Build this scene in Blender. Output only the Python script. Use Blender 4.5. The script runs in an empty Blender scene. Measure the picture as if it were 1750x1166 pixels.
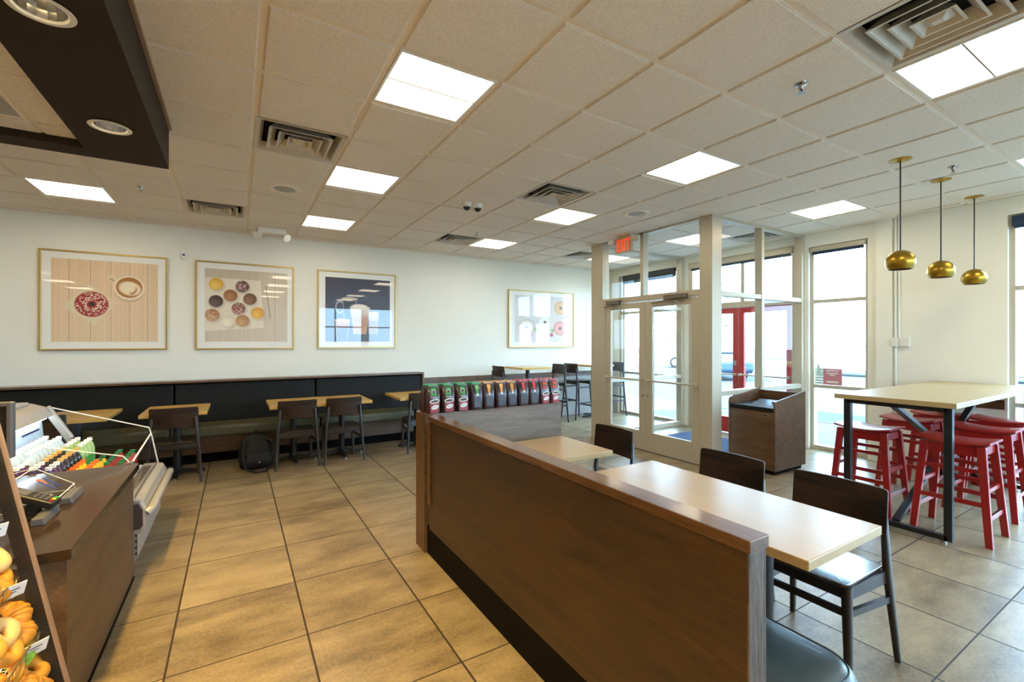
import bpy, math, random
import numpy as np
from mathutils import Vector, Matrix
random.seed(7)
C = bpy.context.scene
PI = math.pi
def S(r, g, b):
    f = lambda c: (c/255/12.92 if c/255 <= .04045 else ((c/255+.055)/1.055)**2.4)
    return (f(r), f(g), f(b), 1)
# ---------------------------------------------------------------- camera, sky, sun, exposure
cam = bpy.data.objects.new('camera', bpy.data.cameras.new('camera'))
C.collection.objects.link(cam); C.camera = cam
cam.location = (0, 0, 1.53); cam.rotation_euler = (PI/2, 0, -.5458)
cam.data.sensor_width = 36; cam.data.lens = 16.0; cam.data.clip_start = .05
w = bpy.data.worlds.new('sky'); C.world = w; w.use_nodes = True
bg = w.node_tree.nodes['Background']; bg.inputs[0].default_value = (.45, .73, 1, 1); bg.inputs[1].default_value = 17.0
sun = bpy.data.objects.new('sun', bpy.data.lights.new('sun', 'SUN')); C.collection.objects.link(sun)
sun.data.energy = 32; sun.data.angle = .01; sun.data.color = (1, .95, .86)
sun.rotation_euler = Vector((-.75, .3, .8)).to_track_quat('Z', 'Y').to_euler()
C.view_settings.view_transform = 'Standard'; C.view_settings.look = 'None'
C.view_settings.gamma = 1; C.view_settings.use_curve_mapping = False
C.view_settings.exposure = 0.0
LAMP = (1, .86, .64); LAMP_E = 12.5        # ceiling panels
CAN_C = (1, .72, .3); CAN_E = 60          # recessed downlights
# ---------------------------------------------------------------- materials
M = {}
def newmat(name):
    m = bpy.data.materials.new(name); m.use_nodes = True; M[name] = m
    return m, m.node_tree, m.node_tree.nodes['Principled BSDF']
def N(nt, kind, **k):
    n = nt.nodes.new(kind)
    for a, b in k.items():
        if a in n.inputs: n.inputs[a].default_value = b
        else: setattr(n, a, b)
    return n
def mat(name, col, rough=.5, metal=0, spec=.5, var=0, vs=8, bump=0, bs=200, coat=0, alpha=None, emit=None, es=0):
    m, nt, p = newmat(name)
    p.inputs['Base Color'].default_value = col; p.inputs['Roughness'].default_value = rough
    p.inputs['Metallic'].default_value = metal; p.inputs['Specular IOR Level'].default_value = spec
    p.inputs['Coat Weight'].default_value = coat; p.inputs['Coat Roughness'].default_value = .03
    if emit: p.inputs['Emission Color'].default_value = emit; p.inputs['Emission Strength'].default_value = es
    tc = N(nt, 'ShaderNodeTexCoord')
    if var:
        n = N(nt, 'ShaderNodeTexNoise', Scale=vs, Detail=6.0); nt.links.new(tc.outputs['Object'], n.inputs['Vector'])
        mx = N(nt, 'ShaderNodeMix', data_type='RGBA'); nt.links.new(n.outputs[0], mx.inputs[0])
        mx.inputs[6].default_value = tuple(c*(1-var) for c in col[:3])+(1,); mx.inputs[7].default_value = tuple(min(1, c*(1+var)) for c in col[:3])+(1,)
        nt.links.new(mx.outputs[2], p.inputs['Base Color'])
    if bump:
        n = N(nt, 'ShaderNodeTexNoise', Scale=bs, Detail=3.0); nt.links.new(tc.outputs['Object'], n.inputs['Vector'])
        b = N(nt, 'ShaderNodeBump', Strength=bump, Distance=.002); nt.links.new(n.outputs[0], b.inputs['Height'])
        nt.links.new(b.outputs[0], p.inputs['Normal'])
    return m
def wood(name, c1, c2, axis='y', scale=6, rough=.4, stretch=14, coat=0, contrast=(.36, .64), bump=.15, spec=.5, fine=.4):
    m, nt, p = newmat(name)
    tc = N(nt, 'ShaderNodeTexCoord'); mp = N(nt, 'ShaderNodeMapping')
    s = [scale*stretch]*3; s['xyz'.index(axis)] = scale
    mp.inputs['Scale'].default_value = s
    nt.links.new(tc.outputs['Object'], mp.inputs[0])
    n = N(nt, 'ShaderNodeTexNoise', Scale=.35, Detail=8.0, Roughness=.65, Distortion=.6); nt.links.new(mp.outputs[0], n.inputs['Vector'])
    r = N(nt, 'ShaderNodeValToRGB'); r.color_ramp.elements[0].color = c1; r.color_ramp.elements[1].color = c2
    r.color_ramp.elements[0].position, r.color_ramp.elements[1].position = contrast
    mp2 = N(nt, 'ShaderNodeMapping'); mp2.inputs['Scale'].default_value = [a*(3 if k != 'xyz'.index(axis) else 2) for k, a in enumerate(s)]
    nt.links.new(tc.outputs['Object'], mp2.inputs[0])
    n2 = N(nt, 'ShaderNodeTexNoise', Scale=1.2, Detail=4.0, Roughness=.7); nt.links.new(mp2.outputs[0], n2.inputs['Vector'])
    mm = N(nt, 'ShaderNodeMix', data_type='FLOAT'); mm.inputs[0].default_value = fine; nt.links.new(n.outputs[0], mm.inputs[2]); nt.links.new(n2.outputs[0], mm.inputs[3])
    nt.links.new(mm.outputs[0], r.inputs[0]); nt.links.new(r.outputs[0], p.inputs['Base Color'])
    p.inputs['Roughness'].default_value = rough; p.inputs['Coat Weight'].default_value = coat; p.inputs['Coat Roughness'].default_value = .1
    p.inputs['Specular IOR Level'].default_value = spec
    b = N(nt, 'ShaderNodeBump', Strength=bump, Distance=.001); nt.links.new(n.outputs[0], b.inputs['Height']); nt.links.new(b.outputs[0], p.inputs['Normal'])
    return m
def glass(name, tint=(1, 1, 1, 1), refl=1.0, ior=1.45):
    m, nt, p = newmat(name); nt.nodes.remove(p)
    t = N(nt, 'ShaderNodeBsdfTransparent'); t.inputs[0].default_value = tint
    g = N(nt, 'ShaderNodeBsdfGlossy'); g.inputs['Roughness'].default_value = .01
    f = N(nt, 'ShaderNodeFresnel', IOR=ior); mu = N(nt, 'ShaderNodeMath', operation='MULTIPLY'); mu.inputs[1].default_value = refl
    x = N(nt, 'ShaderNodeMixShader'); ge = N(nt, 'ShaderNodeNewGeometry'); sb = N(nt, 'ShaderNodeMath', operation='SUBTRACT'); sb.inputs[0].default_value = refl
    nt.links.new(ge.outputs['Backfacing'], sb.inputs[1]); sb.use_clamp = True; nt.links.new(sb.outputs[0], mu.inputs[1])
    f.inputs['IOR'].default_value = ior; nt.links.new(f.outputs[0], mu.inputs[0]); nt.links.new(mu.outputs[0], x.inputs[0])
    nt.links.new(t.outputs[0], x.inputs[1]); nt.links.new(g.outputs[0], x.inputs[2])
    nt.links.new(x.outputs[0], nt.nodes['Material Output'].inputs[0]); return m
def emis(name, col, e):
    m, nt, p = newmat(name); nt.nodes.remove(p); q = N(nt, 'ShaderNodeEmission', Strength=e); q.inputs[0].default_value = (*col, 1)
    nt.links.new(q.outputs[0], nt.nodes['Material Output'].inputs[0]); return m
def tiles(name, x0, px, y0, py, c1, c2, cj, jw=.004):
    m, nt, p = newmat(name); L = nt.links.new
    tc = N(nt, 'ShaderNodeTexCoord'); sp = N(nt, 'ShaderNodeSeparateXYZ'); L(tc.outputs['Object'], sp.inputs[0])
    def mth(op, a, b=None):
        q = N(nt, 'ShaderNodeMath', operation=op)
        for i, v in enumerate((a, b)):
            if v is None: continue
            if isinstance(v, (int, float)): q.inputs[i].default_value = v
            else: L(v, q.inputs[i])
        return q.outputs[0]
    ids = []; ms = []
    for o, pp, s, jj in ((x0, px, sp.outputs[0], jw), (y0, py, sp.outputs[1], jw*.75)):
        t = mth('DIVIDE', mth('SUBTRACT', s, o), pp); ids.append(mth('FLOOR', t)); fr = mth('FRACT', t)
        d = mth('MINIMUM', fr, mth('SUBTRACT', 1.0, fr)); ms.append(mth('LESS_THAN', d, jj/pp))
    joint = mth('MAXIMUM', ms[0], ms[1])
    cb = N(nt, 'ShaderNodeCombineXYZ'); L(ids[0], cb.inputs[0]); L(ids[1], cb.inputs[1])
    wn = N(nt, 'ShaderNodeTexWhiteNoise'); L(cb.outputs[0], wn.inputs[0])
    off = N(nt, 'ShaderNodeVectorMath', operation='MULTIPLY_ADD'); L(wn.outputs[1], off.inputs[0]); off.inputs[1].default_value = (20, 20, 20); L(tc.outputs['Object'], off.inputs[2])
    mp = N(nt, 'ShaderNodeMapping'); mp.inputs['Scale'].default_value = (1.1, 2.6, 1); L(off.outputs[0], mp.inputs[0])
    n = N(nt, 'ShaderNodeTexNoise', Scale=2.4, Detail=9.0, Roughness=.62); L(mp.outputs[0], n.inputs['Vector'])
    n2 = N(nt, 'ShaderNodeTexNoise', Scale=60.0, Detail=4.0); L(tc.outputs['Object'], n2.inputs['Vector'])
    v = mth('ADD', mth('MULTIPLY', n.outputs[0], .75), mth('ADD', mth('MULTIPLY', n2.outputs[0], .3), mth('MULTIPLY', wn.outputs[0], .12)))
    r = N(nt, 'ShaderNodeValToRGB'); r.color_ramp.elements[0].position = .42; r.color_ramp.elements[1].position = .72
    r.color_ramp.elements[0].color = c1; r.color_ramp.elements[1].color = c2; L(v, r.inputs[0])
    mx = N(nt, 'ShaderNodeMix', data_type='RGBA'); L(joint, mx.inputs[0]); L(r.outputs[0], mx.inputs[6]); mx.inputs[7].default_value = cj
    L(mx.outputs[2], p.inputs['Base Color'])
    rr = mth('ADD', mth('MULTIPLY', joint, .4), mth('ADD', .27, mth('MULTIPLY', n2.outputs[0], .12))); L(rr, p.inputs['Roughness'])
    b = N(nt, 'ShaderNodeBump', Strength=.35, Distance=.003); L(mth('SUBTRACT', mth('MULTIPLY', n2.outputs[0], .15), joint), b.inputs['Height']); L(b.outputs[0], p.inputs['Normal'])
    return m
def vcol(name, rough=.35, coat=1):
    m, nt, p = newmat(name); a = N(nt, 'ShaderNodeVertexColor'); a.layer_name = 'art'
    nt.links.new(a.outputs[0], p.inputs['Base Color']); p.inputs['Roughness'].default_value = rough
    p.inputs['Coat Weight'].default_value = coat; p.inputs['Coat Roughness'].default_value = .01; p.inputs['Coat IOR'].default_value = 1.6
    return m
tiles('floor_tile', -.277, .599, .767, .6045, S(98, 84, 62), S(156, 139, 108), S(46, 34, 24), .005)
mat('wall_paint', S(234, 232, 217), .6, var=.03, vs=3, bump=.05)
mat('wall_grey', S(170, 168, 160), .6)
mat('ceiling_tile', S(234, 221, 207), .9, var=.28, vs=110, bump=1, bs=140, spec=.1)
mat('ceiling_grid', S(236, 224, 206), .6)
mat('soffit_brown', S(48, 38, 27), .75, bump=.05, spec=.2)
mat('soffit_trim', S(150, 120, 95), .5)
wood('walnut', S(30, 19, 9), S(68, 44, 22), 'y', 3.5, .42, 9, bump=.2)
wood('walnut_x', S(58, 40, 22), S(100, 72, 44), 'x', 3.5, .42, 9, bump=.2)
wood('walnut_z', S(40, 32, 28), S(116, 102, 92), 'z', 6, .5, 16, bump=.6, contrast=(.4, .58), fine=.5)
wood('grey_oak', S(90, 72, 56), S(134, 112, 92), 'x', 3.5, .45, 9)
wood('bin_wood', S(66, 44, 25), S(112, 80, 48), 'y', 4, .45, 9)
wood('cap_wood', S(66, 42, 24), S(116, 82, 52), 'y', 4, .3, 9, coat=.3)
wood('blond', S(206, 160, 76), S(226, 186, 104), 'x', 3, .3, 6, coat=.35, contrast=(.2, .8), bump=.03)
wood('maple', S(196, 172, 128), S(214, 194, 156), 'y', 2.5, .26, 8, coat=.5, contrast=(.2, .8), bump=.02)
wood('chair_wood', S(18, 13, 10), S(74, 52, 34), 'x', 5, .42, 4, coat=.0, contrast=(.38, .66), spec=.3, fine=.15)
mat('chair_leg', S(44, 38, 35), .35, coat=.15)
mat('black_metal', S(20, 20, 22), .4)
mat('black_base', S(9, 8, 7), .7, spec=.1)
mat('vinyl_black', S(12, 14, 11), .6, spec=.3, bump=.15, bs=300)
mat('vinyl_olive', S(84, 82, 58), .35, bump=.15, bs=300)
mat('vinyl_teal', S(44, 60, 64), .3, bump=.15, bs=300, coat=.1)
mat('stitch', S(30, 45, 48), .6)
mat('red_paint', S(146, 22, 19), .32, coat=.3, var=.15, vs=12)
mat('brass', S(170, 135, 50), .3, 1, var=.15, vs=6)
mat('gold', S(190, 160, 98), .35, .8)
mat('alu', S(192, 182, 160), .4, .25)
mat('alu_dark', S(120, 112, 100), .4, .7)
mat('steel', S(170, 170, 170), .25, 1)
mat('white_plastic', S(225, 222, 212), .4)
mat('white_paint', S(232, 232, 228), .5)
mat('louvre', S(200, 190, 172), .45, .2)
mat('dark_void', S(14, 14, 15), .9)
mat('mat_board', S(236, 234, 224), .4, coat=.8)
vcol('art_print')
glass('window_glass', (.985, .995, 1, 1), .8)
glass('case_glass', (.97, .98, .98, 1), .2)
glass('acrylic', (.95, .96, .97, 1), .5)
glass('water_glass', (.92, .97, 1, 1), 1.5)
mat('counter_stone', S(46, 34, 22), .14, var=.6, vs=220, spec=.28)
mat('grey_plastic', S(78, 78, 82), .4)
mat('cooler_grey', S(168, 166, 162), .35, .3)
mat('cooler_white', S(205, 218, 230), .4)
mat('cooler_dark', S(66, 60, 60), .5)
mat('chrome', S(200, 200, 204), .12, 1)
mat('carpet_blue', S(26, 46, 78), .95, var=.2, vs=90)
mat('red_frame', S(178, 30, 32), .4)
mat('shade_blue', S(28, 50, 78), .7)
mat('shade_dark', S(42, 50, 58), .7)
mat('backpack_cloth', S(10, 10, 12), .75, bump=.4, bs=120)
mat('concrete', S(84, 92, 100), .9, var=.08, vs=2)
mat('asphalt', S(50, 58, 68), .95, var=.12, vs=2)
mat('grass', S(120, 140, 90), .95, var=.2, vs=4)
mat('leaf', S(150, 170, 120), .8, var=.3, vs=3)
mat('bark', S(90, 72, 56), .9)
mat('tyre', S(25, 25, 27), .8)
mat('car_white', S(225, 228, 230), .2, coat=1)
mat('car_blue', S(44, 74, 104), .25, coat=1)
mat('car_silver', S(150, 158, 164), .3, .5, coat=1)
mat('car_glass', S(110, 125, 138), .1)
mat('exit_body', S(200, 182, 150), .5)
mat('exit_red', S(255, 70, 20), .5, emit=S(255, 60, 10), es=1.1)
mat('screen', S(12, 14, 14), .15)
mat('paper', S(230, 230, 225), .6)
mat('ink', S(40, 40, 60), .6)
mat('blue_print', S(30, 60, 160), .5)
mat('orange_print', S(240, 110, 30), .5)
mat('lamp_lens', S(240, 238, 230), .3)
mat('wire', S(170, 150, 110), .3, .9)
mat('water_clear', S(186, 206, 222), .08, coat=1, var=.3, vs=40)
mat('case_inside', S(196, 150, 80), .5)
mat('bagel', S(220, 150, 46), .5, var=.45, vs=14, bump=.6, bs=60)
mat('pastry', S(214, 140, 36), .45, var=.5, vs=30, bump=.6, bs=50)
mat('glaze', S(232, 190, 120), .25, var=.2, vs=14, coat=.6)
mat('green_sprinkle', S(140, 196, 70), .6, var=.7, vs=160, bump=1, bs=90)
for k, c in dict(bag_foil=(50, 28, 30), bag_green=(40, 150, 60), bag_orange=(222, 140, 34), bag_red=(205, 40, 26), cup_red=(150, 26, 30), label_white=(230, 225, 215), coffee=(66, 34, 18), bag_dark=(56, 50, 56)).items():
    mat(k, S(*c), .3, coat=.3, bump=.3 if k == 'bag_foil' else 0, bs=30)
for k, c in dict(juice_yellow=(226, 206, 20), juice_purple=(70, 24, 84), juice_red=(150, 40, 18), tea_dark=(26, 18, 22), tea_green=(150, 190, 120), cap_white=(235, 235, 235), cap_tan=(220, 170, 90), cap_orange=(240, 110, 20), cap_green=(20, 110, 60), lab_blue=(20, 90, 190), lab_purple=(110, 90, 190), lab_green=(60, 150, 70), lab_yellow=(230, 210, 30), lab_navy=(20, 30, 80)).items():
    mat(k, S(*c), .15 if k[0] in 'jt' else .4, coat=.6 if k[0] in 'jt' else 0)
emis('panel_glow', LAMP, LAMP_E)
emis('can_glow', CAN_C, CAN_E)
emis('cooler_glow', (.85, .95, 1), 14)
emis('case_fill_glow', (1, .8, .42), 8)
wood('chair_seat', S(40, 30, 24), S(66, 50, 40), 'y', 5, .22, 6, coat=.6)
mat('poster_red', S(196, 130, 140), .5)
mat('poster_pale', S(190, 214, 206), .5)
wood('maple_y', S(166, 132, 80), S(190, 158, 106), 'y', 2.5, .30, 8, coat=.0, spec=.7, contrast=(.2, .8), bump=.02)
wood('bar_top', S(162, 138, 92), S(180, 158, 114), 'x', 2.5, .36, 8, coat=.1, contrast=(.2, .8), bump=.02)
# ---------------------------------------------------------------- mesh building
class MB:
    def __init__(s, o=(0, 0, 0)): s.v = []; s.f = []; s.m = []; s.o = Vector(o); s.T = None
    def add(s, vs, fs, m=0):
        b = len(s.v)
        for p in vs:
            p = Vector(p)
            if s.T is not None: p = s.T @ p
            s.v.append(p-s.o)
        for f in fs: s.f.append([b+i for i in f]); s.m.append(m)
        return s
    def box(s, x0, x1, y0, y1, z0, z1, m=0):
        vs = [(x, y, z) for x in (x0, x1) for y in (y0, y1) for z in (z0, z1)]
        return s.add(vs, [(0, 1, 3, 2), (4, 6, 7, 5), (0, 4, 5, 1), (2, 3, 7, 6), (0, 2, 6, 4), (1, 5, 7, 3)], m)
    def cb(s, c, d, m=0): return s.box(c[0]-d[0]/2, c[0]+d[0]/2, c[1]-d[1]/2, c[1]+d[1]/2, c[2]-d[2]/2, c[2]+d[2]/2, m)
    def loft(s, rings, m=0, caps=True, closed=True):
        n = len(rings[0]); vs = [p for r in rings for p in r]; fs = []
        for k in range(len(rings)-1):
            for i in range(n if closed else n-1):
                j = (i+1) % n; fs.append((k*n+i, k*n+j, (k+1)*n+j, (k+1)*n+i))
        if caps: fs += [tuple(range(n)), tuple(range((len(rings)-1)*n, len(rings)*n))]
        return s.add(vs, fs, m)
    def prism(s, pts, axis, a0, a1, m=0):
        def mk(a):
            return [{'x': (a, p, q), 'y': (p, a, q), 'z': (p, q, a)}[axis] for p, q in pts]
        return s.loft([mk(a0), mk(a1)], m)
    def beam(s, p, q, w, h, m=0, up=(0, 0, 1), w2=None, h2=None):
        p, q = Vector(p), Vector(q); d = (q-p).normalized(); up = Vector(up)
        if abs(d.dot(up)) > .98: up = Vector((0, 1, 0))
        a = d.cross(up).normalized(); b = a.cross(d); w2 = w2 or w; h2 = h2 or h
        r = lambda c, w, h: [c+a*w/2+b*h/2, c-a*w/2+b*h/2, c-a*w/2-b*h/2, c+a*w/2-b*h/2]
        return s.loft([r(p, w, h), r(q, w2, h2)], m)
    def cyl(s, p, q, r0, r1=None, seg=16, m=0, caps=True):
        p, q = Vector(p), Vector(q); r1 = r0 if r1 is None else r1; d = (q-p).normalized()
        a = d.orthogonal().normalized(); b = d.cross(a)
        R = lambda c, r: [c+(a*math.cos(t)+b*math.sin(t))*r for t in (2*PI*i/seg for i in range(seg))]
        return s.loft([R(p, r0), R(q, r1)], m, caps)
    def lathe(s, prof, c=(0, 0, 0), seg=24, m=0, caps=False):
        return s.loft([[(c[0]+r*math.cos(2*PI*i/seg), c[1]+r*math.sin(2*PI*i/seg), c[2]+z) for i in range(seg)] for r, z in prof], m, caps)
    def tube(s, pts, r, seg=8, m=0):
        pts = [Vector(p) for p in pts]; rings = []; a = None
        for i, p in enumerate(pts):
            d = (pts[min(i+1, len(pts)-1)]-pts[max(i-1, 0)]).normalized()
            a = d.orthogonal().normalized() if a is None else (a-d*a.dot(d)).normalized()
            b = d.cross(a); rr = r[i] if isinstance(r, (list, tuple)) else r
            rings.append([p+(a*math.cos(t)+b*math.sin(t))*rr for t in (2*PI*j/seg for j in range(seg))])
        return s.loft(rings, m)
    def ell(s, c, r, m=0, seg=16, n=8, z0=-1, z1=1):
        a0, a1 = math.asin(z0), math.asin(z1)
        return s.loft([[(c[0]+r[0]*math.cos(t)*math.cos(2*PI*i/seg), c[1]+r[1]*math.cos(t)*math.sin(2*PI*i/seg), c[2]+r[2]*math.sin(t)) for i in range(seg)] for t in (a0+(a1-a0)*k/n for k in range(n+1))], m)
    def build(s, name, mats, parent=None, bevel=0, smooth=False, loc=None, seg=2, angle=35):
        me = bpy.data.meshes.new(name); me.from_pydata([tuple(p) for p in s.v], [], s.f)
        mats = mats if isinstance(mats, (list, tuple)) else [mats]
        for q in mats: me.materials.append(M[q])
        me.polygons.foreach_set('material_index', s.m)
        import bmesh
        b = bmesh.new(); b.from_mesh(me); bmesh.ops.recalc_face_normals(b, faces=b.faces); b.to_mesh(me); b.free()
        if smooth:
            me.polygons.foreach_set('use_smooth', [True]*len(me.polygons)); me.set_sharp_from_angle(angle=math.radians(angle))
        o = bpy.data.objects.new(name, me); C.collection.objects.link(o)
        if parent: o.parent = parent
        if loc is not None: o.location = loc
        elif not parent: o.location = s.o
        if bevel:
            q = o.modifiers.new('bevel', 'BEVEL'); q.width = bevel; q.segments = seg; q.limit_method = 'ANGLE'; q.angle_limit = math.radians(40)
        return o
def tag(o, label, cat, group=None, kind=None):
    o['label'] = label; o['category'] = cat
    if group: o['group'] = group
    if kind: o['kind'] = kind
    return o
def thing(name, label, cat, loc=(0, 0, 0), rz=0, group=None):
    o = bpy.data.objects.new(name, None); C.collection.objects.link(o); o.empty_display_size = .1
    o.location = loc; o.rotation_euler = (0, 0, rz); return tag(o, label, cat, group)
def struct(mb, name, mats, parent=None, **k):
    o = mb.build(name, mats, parent, **k)
    if not parent: o['kind'] = 'structure'
    return o
KIDS = {}
def copy_tree(o, loc=None, rz=None, label=None, parent=None):
    c = o.copy(); C.collection.objects.link(c)
    if parent: c.parent = parent
    for ch in list(o.children): copy_tree(ch, parent=c)
    if loc is not None: c.location = loc
    if rz is not None: c.rotation_euler = (0, 0, rz)
    if label: c['label'] = label
    return c
def rrect(cx, cy, w, h, r, n=4):
    out = []
    for sx, sy, a0 in ((1, 1, 0), (-1, 1, 90), (-1, -1, 180), (1, -1, 270)):
        for k in range(n+1):
            t = math.radians(a0+90*k/n); out.append((cx+sx*(w/2-r)+r*math.cos(t), cy+sy*(h/2-r)+r*math.sin(t)))
    return out
# ================================================================= ROOM SHELL
X0, X1, Y0, Y1, H = -5.5, 6.97, -4.0, 7.45, 3.06
struct(MB().box(X0, X1+.15, Y0, Y1, -.1, 0), 'floor', 'floor_tile')
struct(MB().box(X0-.1, X1+.15, Y1, Y1+.12, -.1, H+.4), 'wall_north', 'wall_paint')
struct(MB().box(X0-.12, X0, Y0, Y1, -.1, H+.4), 'wall_west', 'wall_paint')
sw = MB(); xx = X0-.1
SWIN = [(2.3, 4.4), (4.6, 6.7)]
for a, b in SWIN:
    sw.box(xx, a, Y0-.12, Y0, -.1, H+.4).box(a, b, Y0-.12, Y0, -.1, .45).box(a, b, Y0-.12, Y0, 2.86, H+.4); xx = b
sw.box(xx, X1+.15, Y0-.12, Y0, -.1, H+.4)
struct(sw, 'wall_south', 'wall_paint')
# east wall with its openings
E0, E1 = X1, X1+.15
wl = MB()
def hole_wall(y0, y1, ops):
    y = y0
    for a, b, z0, z1 in ops:
        wl.box(E0, E1, y, a, -.1, H+.4)
        if z0 > 0: wl.box(E0, E1, a, b, -.1, z0)
        wl.box(E0, E1, a, b, z1, H+.4); y = b
    wl.box(E0, E1, y, y1, -.1, H+.4)
hole_wall(Y0, Y1, [(-3.6, 1.39, 0, 2.86), (2.635, 3.345, 0, 2.86), (3.52, 5.36, 0, 2.93), (5.62, 7.12, 0, 2.9)])
struct(wl, 'wall_east', 'wall_paint')
struct(MB().box(6.935, 6.97, 2.37, 2.535, 0, H), 'trim_1', 'wall_paint')            # slim pilaster beside the window
struct(MB().box(X0-.2, X1+.5, Y0-.3, Y1+.3, H+.42, 4.6), 'sun_block_slab', 'white_paint')  # unseen slab added above the ceiling to keep the sun out
# ---- ceiling tiles, a tegular grid 24 inches square
GX, GY, P = .7230, 2.9307, .6096
cell = lambda i, j: (GX+P*i, GY+P*j)
LIGHTS = [(i, j) for i in (-8, -4, 0, 4, 8) for j in (-10, -7, -4, -1, 2, 5)]
VENTS = [(-1, 1), (-2, 5), (3, 1), (3, 5), (7, 5), (9, 1), (3, -4)]
SOF = (-.405, 4.03)
ct = MB()
for i in range(-11, 11):
    for j in range(-12, 8):
        x, y = cell(i, j)
        if (i, j) in VENTS or ((i, j) in LIGHTS): continue
        if x+P < SOF[0] and y+P < SOF[1]-.05 and x > -4.9: continue
        a, b, c, d = max(x, X0)+.015, min(x+P, X1)-.015, max(y, Y0)+.015, min(y+P, Y1)-.015
        if b-a < .02 or d-c < .02: continue
        ct.box(a+.006, b-.006, c+.006, d-.006, H-.012, H-.006); ct.box(a, b, c, d, H-.006, H+.004)
struct(ct, 'ceiling', 'ceiling_tile', bevel=.003, seg=1)
g = MB()
holes = set(LIGHTS+VENTS)
for i in range(-11, 11):
    for j in range(-12, 8):
        x, y = cell(i, j)
        if (i, j) in holes:
            for q in ((x, x+.014, y, y+P), (x+P-.014, x+P, y, y+P), (x+.014, x+P-.014, y, y+.014), (x+.014, x+P-.014, y+P-.014, y+P)): g.box(*q, H, H+.006)
        else:
            a, b, c, d = max(x, X0), min(x+P, X1), max(y, Y0), min(y+P, Y1)
            if b > a and d > c: g.box(a, b, c, d, H, H+.006)
struct(g, 'ceiling_grid', 'ceiling_grid')
struct(MB().box(X0, X1, Y1-.02, Y1, H-.02, H).box(X1-.02, X1, Y0, 3.36, H-.02, H), 'trim_2', 'ceiling_grid')
# ---- soffit over the counter with recessed downlights
SX0, SX1, SY0, SY1, SB = -2.6, -.405, -3.4, 4.03, 2.75
CANS = [(-.61, 3.40), (-.61, 2.32), (-.61, 1.2), (-.61, .1), (-.61, -1.0), (-.61, -2.1)]
IX1, IY1 = -.82, 3.86
sf = MB()
def plate_with_holes(mb, x0, x1, y0, y1, z, cs, r, up):
    ys = y0
    for cx, cy in sorted(cs, key=lambda c: c[1]):
        s = r+.05
        mb.add([(x0, ys, z), (x1, ys, z), (x1, cy-s, z), (x0, cy-s, z)], [(0, 1, 2, 3)])
        mb.add([(x0, cy-s, z), (cx-s, cy-s, z), (cx-s, cy+s, z), (x0, cy+s, z)], [(0, 1, 2, 3)])
        mb.add([(cx+s, cy-s, z), (x1, cy-s, z), (x1, cy+s, z), (cx+s, cy+s, z)], [(0, 1, 2, 3)])
        n = 32; vs = []; fs = []
        for k in range(n):
            t = 2*PI*k/n; c_, s_ = math.cos(t), math.sin(t); q = s/max(abs(c_), abs(s_))
            vs += [(cx+r*c_, cy+r*s_, z), (cx+q*c_, cy+q*s_, z), (cx+r*c_, cy+r*s_, z+up)]
        for k in range(n):
            j = (k+1) % n; fs += [(3*k, 3*k+1, 3*j+1, 3*j), (3*k, 3*j, 3*j+2, 3*k+2)]
        mb.add(vs, fs); ys = cy+s
    mb.add([(x0, ys, z), (x1, ys, z), (x1, y1, z), (x0, y1, z)], [(0, 1, 2, 3)])
plate_with_holes(sf, IX1, SX1, SY0, SY1, SB, CANS, .075, .02)
for x in (IX1, SX1): sf.add([(x, SY0, SB), (x, SY1, SB), (x, SY1, H-.012), (x, SY0, H-.012)], [(0, 1, 2, 3)])
sf.box(SX0, IX1, IY1, SY1, SB, H-.012); sf.box(SX1-.1, SX1, SY1-.002, SY1, SB, H-.012); sf.box(IX1, SX1, SY1-.004, SY1, SB, H-.012)
sf.box(SX0, IX1, SY0, SY0+.15, SB, H-.012); sf.box(SX0-.02, SX0, SY0, SY1, SB, H-.012)
struct(sf, 'soffit', 'soffit_brown')
struct(MB().box(SX1, SX1+.018, SY0, SY1, H-.035, H-.012).box(SX0, SX1+.018, SY1, SY1+.004, H-.03, H-.012), 'trim_3', 'soffit_trim')
ic = MB()
xs = [-.82, -1.0]+[-1.0-.61*k for k in range(1, 4)]
ys = [3.86, 3.68]+[3.68-.61*k for k in range(1, 12)]
for a, b in zip(xs[1:], xs):
    for c, d in zip(ys[1:], ys):
        if abs(b+1.0) < .01 and abs(d-3.68) < .01: continue
        if c < SY0+.15: continue
        ic.box(max(a, SX0)+.012, b-.012, c+.006, d-.006, 2.795, 2.802)
struct(ic, 'ceiling_lower', 'ceiling_tile')
struct(MB().box(SX0, IX1, SY0+.15, IY1, 2.803, 2.81), 'trim_4', 'ceiling_grid')
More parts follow.
